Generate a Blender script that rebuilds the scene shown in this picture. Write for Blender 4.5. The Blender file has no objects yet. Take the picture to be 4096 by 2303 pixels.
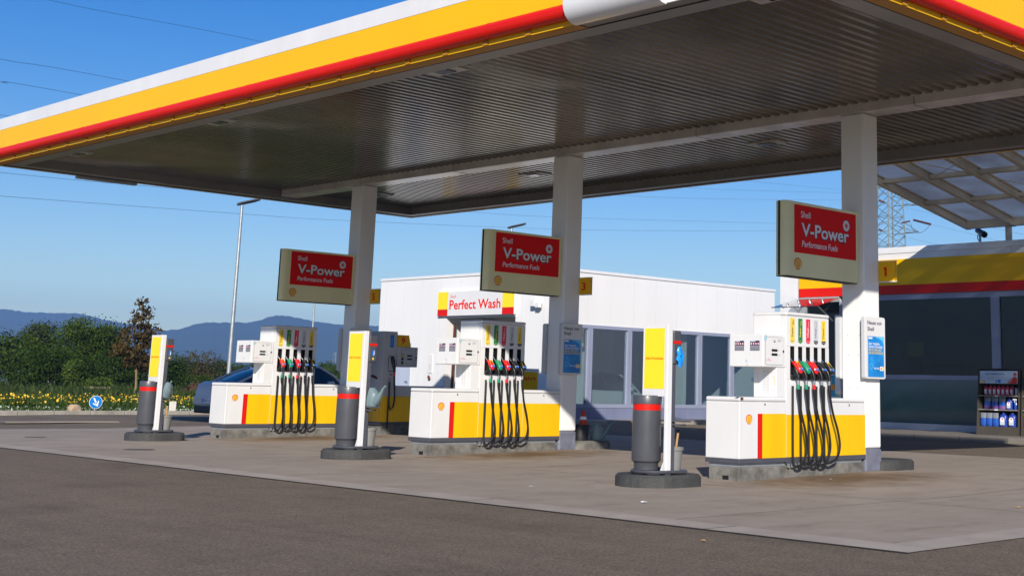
import bpy, bmesh, math, random
from mathutils import Vector, Matrix
rad = math.radians
random.seed(7)
SC = bpy.context.scene
COL = SC.collection

# ---------------------------------------------------------------- camera
PITCH, ROLL, YAW = 0.1970, 0.0218, 0.8069
CAM = Vector((-16.529, -11.3795, 1.1201))
FPX, PPX, PPY = 5431.49, 537.25, -694.08
FW = Vector((math.sin(YAW)*math.cos(PITCH), math.cos(YAW)*math.cos(PITCH), math.sin(PITCH)))
RT0 = Vector((math.cos(YAW), -math.sin(YAW), 0)); UP0 = RT0.cross(FW)
RT = math.cos(ROLL)*RT0 + math.sin(ROLL)*UP0
UP = -math.sin(ROLL)*RT0 + math.cos(ROLL)*UP0
cd = bpy.data.cameras.new('camera'); cam = bpy.data.objects.new('camera', cd); COL.objects.link(cam)
cd.sensor_width = 36.0; cd.sensor_fit = 'HORIZONTAL'; cd.lens = FPX/4096*36
cd.shift_x = -PPX/4096; cd.shift_y = PPY/4096
cd.clip_start = 0.1; cd.clip_end = 40000
M = Matrix.Identity(4)
for i in range(3):
    M[i][0], M[i][1], M[i][2], M[i][3] = RT[i], UP[i], -FW[i], CAM[i]
cam.matrix_world = M
SC.camera = cam
def at(px, py, d):                      # a point at forward distance d (metres) seen at photo pixel px, py
    return CAM + d*(FW + RT*((px-2048-PPX)/FPX) - UP*((py-1151.5-PPY)/FPX))

# ---------------------------------------------------------------- light
LDIR = Vector((1.43, 1.43, -1.0)).normalized()      # direction the sunlight travels
ELEV = math.asin(-LDIR.z)
w = bpy.data.worlds.new('World'); SC.world = w; w.use_nodes = True
nt = w.node_tree; bg = nt.nodes['Background']
sky = nt.nodes.new('ShaderNodeTexSky'); sky.sky_type = 'NISHITA'; sky.sun_disc = False
sky.sun_elevation = ELEV
sky.sun_rotation = math.atan2(-LDIR.x, -LDIR.y)
sky.altitude = 200; sky.air_density = 1.0; sky.dust_density = 0.4; sky.ozone_density = 2.5
hs = nt.nodes.new('ShaderNodeHueSaturation'); hs.inputs['Saturation'].default_value = 1.5; hs.inputs['Hue'].default_value = 0.515
nt.links.new(sky.outputs[0], hs.inputs['Color']); nt.links.new(hs.outputs[0], bg.inputs[0]); bg.inputs[1].default_value = 0.091
sl = bpy.data.lights.new('sun', 'SUN'); sl.energy = 4.6; sl.angle = rad(0.53); sl.color = (1.0, 0.93, 0.83)
so = bpy.data.objects.new('sun', sl); COL.objects.link(so)
so.rotation_euler = LDIR.to_track_quat('-Z', 'Y').to_euler()
so.location = (-30, -30, 30)
vs = SC.view_settings; vs.view_transform = 'Standard'; vs.look = 'None'; vs.gamma = 1; vs.use_curve_mapping = False
vs.exposure = 0.40

# ---------------------------------------------------------------- materials
MATS = {}
def srgb(r, g, b):
    f = lambda c: (c/255/12.92) if c/255 <= 0.04045 else ((c/255+0.055)/1.055)**2.4
    return (f(r), f(g), f(b))
def mat(name, col, rough=0.45, metal=0.0, var=0.06, scale=2.0, bump=0.0, bscale=40.0, coat=0.0, spec=0.5, streak=0.0):
    if name in MATS: return MATS[name]
    m = bpy.data.materials.new(name); m.use_nodes = True; n = m.node_tree.nodes; L = m.node_tree.links
    p = n['Principled BSDF']; p.inputs['Roughness'].default_value = rough; p.inputs['Metallic'].default_value = metal
    p.inputs['Specular IOR Level'].default_value = spec
    if coat: p.inputs['Coat Weight'].default_value = coat; p.inputs['Coat Roughness'].default_value = 0.08
    tc = n.new('ShaderNodeTexCoord')
    nz = n.new('ShaderNodeTexNoise'); nz.inputs['Scale'].default_value = scale; nz.inputs['Detail'].default_value = 6; nz.inputs['Roughness'].default_value = 0.65
    src = tc.outputs['Object']
    if streak:
        mp = n.new('ShaderNodeMapping'); mp.inputs['Scale'].default_value = (1, 1, 1/streak); L.new(src, mp.inputs[0]); src = mp.outputs[0]
    L.new(src, nz.inputs['Vector'])
    mr = n.new('ShaderNodeMapRange'); mr.inputs[1].default_value = 0.3; mr.inputs[2].default_value = 0.7
    mr.inputs[3].default_value = 1-var; mr.inputs[4].default_value = 1+var
    L.new(nz.outputs[0], mr.inputs[0])
    mx = n.new('ShaderNodeVectorMath'); mx.operation = 'SCALE'; mx.inputs[0].default_value = col
    L.new(mr.outputs[0], mx.inputs['Scale']); L.new(mx.outputs[0], p.inputs['Base Color'])
    r2 = n.new('ShaderNodeMapRange'); r2.inputs[3].default_value = max(0.02, rough-0.08); r2.inputs[4].default_value = min(1, rough+0.1)
    L.new(nz.outputs[0], r2.inputs[0]); L.new(r2.outputs[0], p.inputs['Roughness'])
    if bump:
        nb = n.new('ShaderNodeTexNoise'); nb.inputs['Scale'].default_value = bscale; nb.inputs['Detail'].default_value = 4
        L.new(tc.outputs['Object'], nb.inputs['Vector'])
        b = n.new('ShaderNodeBump'); b.inputs['Strength'].default_value = bump; b.inputs['Distance'].default_value = 0.02
        L.new(nb.outputs[0], b.inputs['Height']); L.new(b.outputs[0], p.inputs['Normal'])
    MATS[name] = m; return m
def glass(name, tint, gloss=0.06, dirt=0.0, ior=1.5):
    m = bpy.data.materials.new(name); m.use_nodes = True; n = m.node_tree.nodes; L = m.node_tree.links
    for x in list(n):
        if x.type != 'OUTPUT_MATERIAL': n.remove(x)
    out = [x for x in n if x.type == 'OUTPUT_MATERIAL'][0]
    t = n.new('ShaderNodeBsdfTransparent'); t.inputs[0].default_value = (*tint, 1)
    g = n.new('ShaderNodeBsdfGlossy'); g.inputs['Roughness'].default_value = 0.015; g.inputs[0].default_value = (1, 1, 1, 1)
    ge = n.new('ShaderNodeNewGeometry'); dp = n.new('ShaderNodeVectorMath'); dp.operation = 'DOT_PRODUCT'; L.new(ge.outputs['Incoming'], dp.inputs[0]); L.new(ge.outputs['Normal'], dp.inputs[1])
    ab = n.new('ShaderNodeMath'); ab.operation = 'ABSOLUTE'; L.new(dp.outputs['Value'], ab.inputs[0])
    om = n.new('ShaderNodeMath'); om.operation = 'SUBTRACT'; om.inputs[0].default_value = 1.0; om.use_clamp = True; L.new(ab.outputs[0], om.inputs[1])
    pw = n.new('ShaderNodeMath'); pw.operation = 'POWER'; pw.inputs[1].default_value = 5; L.new(om.outputs[0], pw.inputs[0])
    f = n.new('ShaderNodeMath'); f.operation = 'MULTIPLY_ADD'; r0 = ((ior-1)/(ior+1))**2; f.inputs[1].default_value = 1-r0; f.inputs[2].default_value = r0; L.new(pw.outputs[0], f.inputs[0])
    a = n.new('ShaderNodeMath'); a.operation = 'ADD'; a.inputs[1].default_value = gloss; a.use_clamp = True
    L.new(f.outputs[0], a.inputs[0])
    mx = n.new('ShaderNodeMixShader'); L.new(a.outputs[0], mx.inputs[0]); L.new(t.outputs[0], mx.inputs[1]); L.new(g.outputs[0], mx.inputs[2])
    last = mx
    if dirt:
        d = n.new('ShaderNodeBsdfDiffuse'); d.inputs[0].default_value = (0.6, 0.62, 0.6, 1)
        tc = n.new('ShaderNodeTexCoord'); nz = n.new('ShaderNodeTexNoise'); nz.inputs['Scale'].default_value = 1.3; nz.inputs['Detail'].default_value = 8
        L.new(tc.outputs['Object'], nz.inputs['Vector'])
        mr = n.new('ShaderNodeMapRange'); mr.inputs[1].default_value = 0.35; mr.inputs[2].default_value = 0.75; mr.inputs[3].default_value = dirt*0.3; mr.inputs[4].default_value = dirt
        L.new(nz.outputs[0], mr.inputs[0])
        m2 = n.new('ShaderNodeMixShader'); L.new(mr.outputs[0], m2.inputs[0]); L.new(mx.outputs[0], m2.inputs[1]); L.new(d.outputs[0], m2.inputs[2]); last = m2
    L.new(last.outputs[0], out.inputs[0]); MATS[name] = m; return m
def frosted(name, col, k):
    m = bpy.data.materials.new(name); m.use_nodes = True; n = m.node_tree.nodes; L = m.node_tree.links
    for x in list(n):
        if x.type != 'OUTPUT_MATERIAL': n.remove(x)
    out = [x for x in n if x.type == 'OUTPUT_MATERIAL'][0]
    t = n.new('ShaderNodeBsdfTransparent'); t.inputs[0].default_value = (0.75, 0.78, 0.82, 1); d = n.new('ShaderNodeBsdfTranslucent'); d.inputs[0].default_value = (*col, 1)
    tc = n.new('ShaderNodeTexCoord'); nz = n.new('ShaderNodeTexNoise'); nz.inputs['Scale'].default_value = 0.8; nz.inputs['Detail'].default_value = 5; L.new(tc.outputs['Object'], nz.inputs['Vector'])
    mr = n.new('ShaderNodeMapRange'); mr.inputs[1].default_value = 0.3; mr.inputs[2].default_value = 0.7; mr.inputs[3].default_value = k*0.7; mr.inputs[4].default_value = min(1, k*1.25); L.new(nz.outputs[0], mr.inputs[0])
    mx = n.new('ShaderNodeMixShader'); L.new(mr.outputs[0], mx.inputs[0]); L.new(t.outputs[0], mx.inputs[1]); L.new(d.outputs[0], mx.inputs[2]); L.new(mx.outputs[0], out.inputs[0])
    MATS[name] = m; return m
def leafmat(name, c0, c1, trans=0.35):
    m = bpy.data.materials.new(name); m.use_nodes = True; n = m.node_tree.nodes; L = m.node_tree.links
    p = n['Principled BSDF']; out = [x for x in n if x.type == 'OUTPUT_MATERIAL'][0]
    p.inputs['Roughness'].default_value = 0.6; p.inputs['Specular IOR Level'].default_value = 0.1
    g = n.new('ShaderNodeNewGeometry'); r = n.new('ShaderNodeValToRGB')
    r.color_ramp.elements[0].color = (*c0, 1); r.color_ramp.elements[1].color = (*c1, 1)
    tc = n.new('ShaderNodeTexCoord'); nz = n.new('ShaderNodeTexNoise'); nz.inputs['Scale'].default_value = 0.7; nz.inputs['Detail'].default_value = 3
    L.new(tc.outputs['Object'], nz.inputs['Vector'])
    ad = n.new('ShaderNodeMath'); ad.operation = 'MULTIPLY_ADD'; ad.inputs[1].default_value = 0.45
    sb = n.new('ShaderNodeMath'); sb.operation = 'MULTIPLY_ADD'; sb.inputs[1].default_value = 1.6; sb.inputs[2].default_value = -0.55
    L.new(nz.outputs[0], sb.inputs[0]); L.new(g.outputs['Random Per Island'], ad.inputs[0]); L.new(sb.outputs[0], ad.inputs[2])
    L.new(ad.outputs[0], r.inputs[0]); L.new(r.outputs[0], p.inputs['Base Color'])
    t = n.new('ShaderNodeBsdfTranslucent'); L.new(r.outputs[0], t.inputs[0])
    mx = n.new('ShaderNodeMixShader'); mx.inputs[0].default_value = trans
    L.new(p.outputs[0], mx.inputs[1]); L.new(t.outputs[0], mx.inputs[2]); L.new(mx.outputs[0], out.inputs[0])
    MATS[name] = m; return m

WHITE = mat('white paint', (0.735, 0.735, 0.735), 0.35, var=0.05, scale=1.6, coat=0.2, streak=3)
WHITED = mat('weathered white paint', (0.74, 0.73, 0.70), 0.45, var=0.08, scale=1.5, streak=6)
COLW = mat('column white paint', (0.85, 0.84, 0.825), 0.45, var=0.05, scale=1.0, streak=5)
YEL = mat('yellow panel', (0.88, 0.50, 0.002), 0.35, var=0.10, scale=4, spec=0.3, streak=7)
YELF = mat('yellow fascia', (0.86, 0.475, 0.003), 0.4, var=0.03, scale=0.8, spec=0.25)
YELT = mat('lemon yellow panel', (0.93, 0.72, 0.02), 0.35, var=0.02)
RED = mat('red paint', (0.66, 0.010, 0.004), 0.38, var=0.05, scale=1.0, spec=0.3)
REDS = mat('red sign panel', (0.78, 0.006, 0.005), 0.55, var=0.05, scale=1.5, spec=0.15)
GREY = mat('slate grey plastic', (0.066, 0.069, 0.080), 0.38, var=0.10, scale=2.5, coat=0.15)
GREYD = mat('dark slate grey paint', (0.075, 0.076, 0.095), 0.45, var=0.12, scale=3)
BLUEG = mat('blue grey frame paint', (0.27, 0.30, 0.41), 0.4, var=0.05)
BLUEB = mat('blue grey base panel', (0.19, 0.215, 0.33), 0.45, var=0.08, streak=4)
BLACK = mat('black rubber', (0.012, 0.012, 0.013), 0.32, var=0.2, scale=8)
BLACKM = mat('black plastic', (0.010, 0.010, 0.011), 0.5, var=0.2)
STEEL = mat('bright steel', (0.62, 0.62, 0.64), 0.28, metal=1.0, var=0.08, scale=6)
GALV = mat('galvanised steel', (0.42, 0.44, 0.45), 0.45, metal=0.6, var=0.15, scale=5)
PLINTH = mat('stained concrete plinth', (0.15, 0.143, 0.128), 0.85, var=0.6, scale=4.5, bump=0.4, bscale=25)
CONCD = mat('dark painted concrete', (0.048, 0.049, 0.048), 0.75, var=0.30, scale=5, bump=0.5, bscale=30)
KERBM = mat('kerb concrete', (0.30, 0.275, 0.235), 0.85, var=0.3, scale=2.5, bump=0.4, bscale=30)
OLIVE = mat('cream sign casing', (0.84, 0.78, 0.44), 0.55, var=0.06, scale=1.5)
GRNB = mat('green label', (0.01, 0.22, 0.055), 0.4)
PINK = mat('pink red label', (0.75, 0.02, 0.06), 0.4)
SILV = mat('silver label', (0.55, 0.57, 0.60), 0.4)
POSTB = mat('blue poster print', (0.01, 0.25, 0.68), 0.35, var=0.35, scale=3.0)
NAVY = mat('navy print', (0.015, 0.02, 0.09), 0.4)
BLUE = mat('blue print', (0.01, 0.15, 0.60), 0.35)
WPRT = mat('white print', (0.85, 0.86, 0.88), 0.4, var=0.02)
WSIGN = mat('white sign lettering', (0.72, 0.73, 0.76), 0.35, var=0.02)
YPRT = mat('yellow print', (0.85, 0.62, 0.05), 0.4, var=0.02)
TEXTG = mat('grey print', (0.35, 0.35, 0.37), 0.5)
GREENP = mat('green plastic', (0.005, 0.26, 0.12), 0.35)
REDP = mat('red plastic', (0.68, 0.012, 0.014), 0.3, coat=0.3)
PAILM = mat('grey pail plastic', (0.22, 0.22, 0.21), 0.5, var=0.12, scale=4)
WOOD = mat('bare wood', (0.55, 0.33, 0.14), 0.6, var=0.2, scale=9)
CANM = mat('blue grey can plastic', (0.16, 0.23, 0.245), 0.4, var=0.06)
ORANGE = mat('orange cone plastic', (0.55, 0.05, 0.012), 0.5, var=0.1)
BROWN = mat('brown rust patch', (0.10, 0.03, 0.02), 0.8)

# ---------------------------------------------------------------- mesh building
class F:
    def __init__(s, o, ux, uy): s.o = Vector(o); s.ux = Vector(ux); s.uy = Vector(uy); s.n = s.ux.cross(s.uy)
    def p(s, a, b, d=0.0): return s.o + s.ux*a + s.uy*b + s.n*d
def FB(x, y, z): return F((x, y, z), (1, 0, 0), (0, 0, 1))          # faces -Y
def FA(x, y, z): return F((x, y, z), (0, -1, 0), (0, 0, 1))         # faces -X
_txt = {}
def text_geo(body, bold):
    k = (body, bold)
    if k not in _txt:
        c = bpy.data.curves.new('lettering', 'FONT'); c.body = body; c.size = 1.0; c.offset = bold; c.resolution_u = 3
        o = bpy.data.objects.new('lettering', c); COL.objects.link(o)
        dg = bpy.context.evaluated_depsgraph_get(); dg.update()
        me = o.evaluated_get(dg).to_mesh()
        v = [tuple(x.co) for x in me.vertices]; f = [tuple(x.vertices) for x in me.polygons]
        o.evaluated_get(dg).to_mesh_clear()
        bpy.data.objects.remove(o); bpy.data.curves.remove(c)
        _txt[k] = (v, f)
    return _txt[k]
class MB:
    def __init__(s): s.v = []; s.f = []; s.fm = []; s.fs = []; s.m = []
    def mi(s, m):
        if m not in s.m: s.m.append(m)
        return s.m.index(m)
    def add(s, vs, fs, m, smooth=False):
        b = len(s.v); s.v += [Vector(x) for x in vs]; k = s.mi(m)
        for f in fs: s.f.append(tuple(b+i for i in f)); s.fm.append(k); s.fs.append(smooth)
        return s
    def box(s, x0, x1, y0, y1, z0, z1, m, bev=0.0, seg=2):
        if x0 > x1: x0, x1 = x1, x0
        if y0 > y1: y0, y1 = y1, y0
        vs = [(x, y, z) for z in (z0, z1) for y in (y0, y1) for x in (x0, x1)]
        fs = [(0, 2, 3, 1), (4, 5, 7, 6), (0, 1, 5, 4), (2, 6, 7, 3), (0, 4, 6, 2), (1, 3, 7, 5)]
        if not bev: return s.add(vs, fs, m)
        bm = bmesh.new(); bv = [bm.verts.new(v) for v in vs]
        for f in fs: bm.faces.new([bv[i] for i in f])
        bmesh.ops.bevel(bm, geom=list(bm.edges), offset=bev, segments=seg, affect='EDGES', profile=0.5)
        bm.verts.index_update(); s.add([v.co.copy() for v in bm.verts], [[v.index for v in f.verts] for f in bm.faces], m, False); bm.free()
        return s
    def obox(s, fr, a0, a1, b0, b1, d0, d1, m):
        vs = [fr.p(a, b, d) for d in (d0, d1) for b in (b0, b1) for a in (a0, a1)]
        return s.add(vs, [(0, 2, 3, 1), (4, 5, 7, 6), (0, 1, 5, 4), (2, 6, 7, 3), (0, 4, 6, 2), (1, 3, 7, 5)], m)
    def poly(s, fr, pts, m, d=0.002): return s.add([fr.p(a, b, d) for a, b in pts], [tuple(range(len(pts)))], m)
    def rect(s, fr, a0, a1, b0, b1, m, d=0.002): return s.poly(fr, [(a0, b0), (a1, b0), (a1, b1), (a0, b1)], m, d)
    def disc(s, fr, a, b, r, m, d=0.002, n=20, ry=None):
        ry = ry or r
        return s.poly(fr, [(a+r*math.cos(2*math.pi*i/n), b+ry*math.sin(2*math.pi*i/n)) for i in range(n)], m, d)
    def ringd(s, fr, a, b, r0, r1, m, d=0.002, n=24, t0=0, t1=2*math.pi):
        vs = []; fs = []
        for i in range(n+1):
            t = t0+(t1-t0)*i/n
            vs += [fr.p(a+r0*math.cos(t), b+r0*math.sin(t), d), fr.p(a+r1*math.cos(t), b+r1*math.sin(t), d)]
        for i in range(n): fs.append((2*i, 2*i+1, 2*i+3, 2*i+2))
        return s.add(vs, fs, m)
    def prism(s, fr, pts, d0, d1, m):
        n = len(pts); vs = [fr.p(a, b, d0) for a, b in pts]+[fr.p(a, b, d1) for a, b in pts]
        fs = [tuple(range(n))[::-1], tuple(range(n, 2*n))]+[(i, (i+1) % n, n+(i+1) % n, n+i) for i in range(n)]
        return s.add(vs, fs, m)
    def loft(s, rings, m, cap=True, smooth=True, closed=True):
        n = len(rings[0]); vs = [p for r in rings for p in r]; fs = []
        for k in range(len(rings)-1):
            for i in range(n if closed else n-1):
                j = (i+1) % n; fs.append((k*n+i, k*n+j, (k+1)*n+j, (k+1)*n+i))
        s.add(vs, fs, m, smooth)
        if cap and closed:
            s.add(rings[0], [tuple(range(n))[::-1]], m); s.add(rings[-1], [tuple(range(n))], m)
        return s
    def cyl(s, p0, p1, r0, m, r1=None, n=16, cap=True, smooth=True):
        p0, p1 = Vector(p0), Vector(p1); r1 = r0 if r1 is None else r1
        d = (p1-p0).normalized(); a = d.orthogonal().normalized(); b = d.cross(a)
        R = lambda p, r: [p+a*(r*math.cos(2*math.pi*i/n))+b*(r*math.sin(2*math.pi*i/n)) for i in range(n)]
        return s.loft([R(p0, r0), R(p1, r1)], m, cap, smooth)
    def lathe(s, prof, c, m, n=28, smooth=True, cap=True):
        c = Vector(c)
        return s.loft([[c+Vector((r*math.cos(2*math.pi*i/n), r*math.sin(2*math.pi*i/n), z)) for i in range(n)] for r, z in prof], m, cap, smooth)
    def tube(s, pts, r, m, n=8, cap=True):
        P = [Vector(p) for p in pts]; rings = []; rr = r if isinstance(r, (list, tuple)) else [r]*len(P)
        a = None
        for i, p in enumerate(P):
            d = (P[min(i+1, len(P)-1)]-P[max(i-1, 0)]).normalized()
            a = d.orthogonal().normalized() if a is None else (a-d*a.dot(d)).normalized()
            b = d.cross(a)
            rings.append([p+a*(rr[i]*math.cos(2*math.pi*k/n))+b*(rr[i]*math.sin(2*math.pi*k/n)) for k in range(n)])
        return s.loft(rings, m, cap, True)
    def text(s, fr, body, a, b, h, m, wid=None, bold=0.0, d=0.003, shear=0.0, align='l', rot=0):
        v, f = text_geo(body, bold)
        x0 = min(p[0] for p in v); x1 = max(p[0] for p in v)
        sy = h/0.70; sx = sy if wid is None else wid/(x1-x0)
        W = (x1-x0)*sx; off = {'l': 0, 'c': -W/2, 'r': -W}[align]; out = []
        for p in v:
            u = (p[0]-x0)*sx+off+p[1]*sy*shear; t = p[1]*sy
            if rot == 90: u, t = -t, u
            out.append(fr.p(a+u, b+t, d))
        return s.add(out, f, m)
    def emblem(s, fr, a, b, h, d=0.003):            # scallop shell: red outline, yellow ribs
        def outline(k):
            pts = []
            for i in range(25):
                t = rad(-28+236*i/24); r = 0.5*(1+0.02*math.cos(14*t))
                pts.append((r*1.04*math.cos(t), 0.06+r*0.92*math.sin(t)))
            pts += [(-0.30, -0.30), (-0.27, -0.48), (-0.1, -0.44), (0, -0.5), (0.1, -0.44), (0.27, -0.48), (0.30, -0.30)]
            return [(a+h*x*k, b+h*(0.0+(y)*k)) for x, y in pts]
        def fan(k, m, dd):
            P = outline(k); n = len(P); s.add([fr.p(a, b-0.05*h, dd)]+[fr.p(x, y, dd) for x, y in P], [(0, i+1, (i+1) % n+1) for i in range(n)], m)
        fan(1.0, REDP, d); fan(0.84, YPRT, d+0.002)
        for i in range(-3, 4):
            t = rad(90-i*21); x1, y1 = 0.40*math.cos(t)*1.0, 0.06+0.37*math.sin(t); x0, y0 = 0.10*i/3*1.2, -0.30
            dx, dy = x1-x0, y1-y0; l = math.hypot(dx, dy); nx, ny = -dy/l*0.017, dx/l*0.017
            s.poly(fr, [(a+h*(x0-nx*.5), b+h*(y0-ny*.5)), (a+h*(x1-nx), b+h*(y1-ny)), (a+h*(x1+nx), b+h*(y1+ny)), (a+h*(x0+nx*.5), b+h*(y0+ny*.5))], REDP, d+0.004)
        return s
    def build(s, name, parent=None):
        me = bpy.data.meshes.new(name); me.from_pydata([tuple(v) for v in s.v], [], s.f)
        for m in s.m: me.materials.append(m)
        me.polygons.foreach_set('material_index', s.fm); me.polygons.foreach_set('use_smooth', s.fs); me.update()
        bm = bmesh.new(); bm.from_mesh(me); bmesh.ops.recalc_face_normals(bm, faces=[f for f in bm.faces if f.smooth]); bm.to_mesh(me); bm.free()
        if any(s.fs):
            try: me.set_sharp_from_angle(angle=rad(40))
            except Exception: pass
        o = bpy.data.objects.new(name, me); COL.objects.link(o)
        if parent: o.parent = parent
        return o
def tag(o, label, cat, group=None, kind=None):
    if label: o['label'] = label
    if cat: o['category'] = cat
    if group: o['group'] = group
    if kind: o['kind'] = kind
    return o
def thing(name, label, cat, loc=(0, 0, 0), rz=0.0, group=None):
    o = bpy.data.objects.new(name, None); COL.objects.link(o); o.location = loc; o.rotation_euler = (0, 0, rz); o.empty_display_size = 0.2
    return tag(o, label, cat, group)
def struct(name, mb): return tag(mb.build(name), None, None, kind='structure')
def dup(o, loc=None, label=None, parent=None, group=None):
    c = o.copy(); COL.objects.link(c); c.parent = parent
    if loc is not None: c.location = loc
    if label: c['label'] = label
    if group: c['group'] = group
    for ch in list(o.children): dup(ch, parent=c)
    return c

YC, YB, YA = 0.0, 6.375, 12.751           # the three islands (numbers 1, 3, 5)
GZ = -0.044                               # forecourt level where the pumps stand
def gz(x): return GZ if x <= -2.6 else (0.0 if x >= 0 else GZ*(x/-2.6))

# ---------------------------------------------------------------- ground
def groundmat(name, cols, scale, speck=0.0, joints=None, bump=0.25, bsc=90, rough=0.9, stains=False):
    m = bpy.data.materials.new(name); m.use_nodes = True; n = m.node_tree.nodes; L = m.node_tree.links
    p = n['Principled BSDF']; p.inputs['Roughness'].default_value = rough; p.inputs['Specular IOR Level'].default_value = 0.3
    g = n.new('ShaderNodeNewGeometry'); P = g.outputs['Position']
    def noise(sc, det=6, ro=0.6, vec=P):
        z = n.new('ShaderNodeTexNoise'); z.inputs['Scale'].default_value = sc; z.inputs['Detail'].default_value = det; z.inputs['Roughness'].default_value = ro
        L.new(vec, z.inputs['Vector']); return z.outputs[0]
    def ramp(v, pts):
        r = n.new('ShaderNodeValToRGB'); e = r.color_ramp.elements
        e[0].position, e[0].color = pts[0][0], (*pts[0][1], 1); e[1].position, e[1].color = pts[-1][0], (*pts[-1][1], 1)
        for q, c in pts[1:-1]: x = e.new(q); x.color = (*c, 1)
        L.new(v, r.inputs[0]); return r.outputs[0]
    def mulc(a, b, fac=1.0):
        x = n.new('ShaderNodeMix'); x.data_type = 'RGBA'; x.blend_type = 'MULTIPLY'; x.inputs[0].default_value = fac
        L.new(a, x.inputs[6]); L.new(b, x.inputs[7]); return x.outputs[2]
    c = ramp(noise(scale), [(0.3, cols[0]), (0.5, cols[1]), (0.72, cols[2])])
    c = mulc(c, ramp(noise(0.22, 5, 0.7), [(0.3, (0.90, 0.895, 0.89)), (0.7, (1.07, 1.07, 1.07))]))
    if speck:
        v = n.new('ShaderNodeTexVoronoi'); v.inputs['Scale'].default_value = 42; L.new(P, v.inputs['Vector'])
        c = mulc(c, ramp(noise(38, 4, 0.75), [(0.34, (0.50, 0.49, 0.48)), (0.5, (0.98, 0.98, 0.98)), (0.64, (1.55, 1.52, 1.48))]), speck)
        c = mulc(c, ramp(noise(75, 2, 0.6), [(0.34, (0.62, 0.62, 0.62)), (0.5, (1, 1, 1)), (0.66, (1.4, 1.38, 1.36))]), speck)
        c = mulc(c, ramp(noise(0.55, 4, 0.55), [(0.55, (1, 1, 1)), (0.66, (0.84, 0.835, 0.83))]), 1.0)
        mpt = n.new('ShaderNodeMapping'); mpt.inputs['Scale'].default_value = (3.2, 0.12, 1); L.new(P, mpt.inputs[0]); c = mulc(c, ramp(noise(1.0, 4, 0.6, mpt.outputs[0]), [(0.3, (0.90, 0.90, 0.90)), (0.6, (1.05, 1.05, 1.05))]), 1.0)
        c = mulc(c, ramp(noise(9, 3, 0.6), [(0.3, (0.86, 0.86, 0.86)), (0.7, (1.13, 1.13, 1.13))]), speck)
        rp = n.new('ShaderNodeValToRGB'); rp.color_ramp.elements[0].position = 0.0; rp.color_ramp.elements[0].color = (1, 1, 1, 1)
        rp.color_ramp.elements[1].position = 0.10; rp.color_ramp.elements[1].color = (0, 0, 0, 1); L.new(v.outputs['Distance'], rp.inputs[0])
        k = noise(11, 2); kk = n.new('ShaderNodeMath'); kk.operation = 'GREATER_THAN'; kk.inputs[1].default_value = 0.60; L.new(k, kk.inputs[0])
        f = n.new('ShaderNodeMath'); f.operation = 'MULTIPLY'; L.new(rp.outputs[0], f.inputs[0]); L.new(kk.outputs[0], f.inputs[1])
        x = n.new('ShaderNodeMix'); x.data_type = 'RGBA'; L.new(f.outputs[0], x.inputs[0]); L.new(c, x.inputs[6]); x.inputs[7].default_value = (0.34, 0.33, 0.32, 1); c = x.outputs[2]
    if stains:
        mp = n.new('ShaderNodeMapping'); mp.inputs['Scale'].default_value = (0.55, 1.5, 1); L.new(P, mp.inputs[0])
        c = mulc(c, ramp(noise(1.6, 7, 0.7, mp.outputs[0]), [(0.30, (0.60, 0.56, 0.52)), (0.42, (0.90, 0.88, 0.86)), (0.55, (1, 1, 1))]), 0.7)
        c = mulc(c, ramp(noise(5.5, 4, 0.55), [(0.27, (0.42, 0.39, 0.37)), (0.34, (1, 1, 1))]), 0.6)
        for y0 in (YC, YB, YA):                     # spilt fuel beside the pumps
            s = n.new('ShaderNodeSeparateXYZ'); L.new(P, s.inputs[0])
            d = n.new('ShaderNodeVectorMath'); d.operation = 'DISTANCE'
            sc = n.new('ShaderNodeMapping'); sc.inputs['Scale'].default_value = (0.5, 1.0, 0); sc.inputs['Location'].default_value = (0.65, -(y0-0.60), 0)
            L.new(P, sc.inputs[0]); L.new(sc.outputs[0], d.inputs[0]); d.inputs[1].default_value = (0, 0, 0)
            wob = noise(2.2, 5); a = n.new('ShaderNodeMath'); a.operation = 'MULTIPLY_ADD'; a.inputs[1].default_value = 1.7; L.new(wob, a.inputs[0]); L.new(d.outputs['Value'], a.inputs[2])
            c = mulc(c, ramp(a.outputs[0], [(0.75, (0.40, 0.35, 0.29)), (1.0, (0.74, 0.70, 0.64)), (1.0, (0.74, 0.70, 0.64))] if False else [(0.85, (0.42, 0.36, 0.29)), (1.0, (0.72, 0.68, 0.62))]), 0.55) if False else c
            r = n.new('ShaderNodeMapRange'); r.inputs[1].default_value = 1.05; r.inputs[2].default_value = 2.1; r.inputs[3].default_value = 0.33; r.inputs[4].default_value = 1.0
            L.new(a.outputs[0], r.inputs[0])
            q = n.new('ShaderNodeCombineXYZ')
            for i, pw in enumerate((0.8, 1.0, 1.25)):
                pm = n.new('ShaderNodeMath'); pm.operation = 'POWER'; pm.inputs[1].default_value = pw; L.new(r.outputs[0], pm.inputs[0]); L.new(pm.outputs[0], q.inputs[i])
            c = mulc(c, q.outputs[0])
    if joints:
        s = n.new('ShaderNodeSeparateXYZ'); L.new(P, s.inputs[0])
        for ax, per, off, wdt in joints:
            a = n.new('ShaderNodeMath'); a.operation = 'ADD'; a.inputs[1].default_value = off; L.new(s.outputs[ax], a.inputs[0])
            b = n.new('ShaderNodeMath'); b.operation = 'PINGPONG'; b.inputs[1].default_value = per/2; L.new(a.outputs[0], b.inputs[0])
            r = n.new('ShaderNodeMapRange'); r.inputs[1].default_value = wdt*0.5; r.inputs[2].default_value = wdt; r.inputs[3].default_value = 0.38; r.inputs[4].default_value = 1.0
            L.new(b.outputs[0], r.inputs[0])
            q = n.new('ShaderNodeCombineXYZ'); [L.new(r.outputs[0], q.inputs[i]) for i in range(3)]
            c = mulc(c, q.outputs[0])
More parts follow.
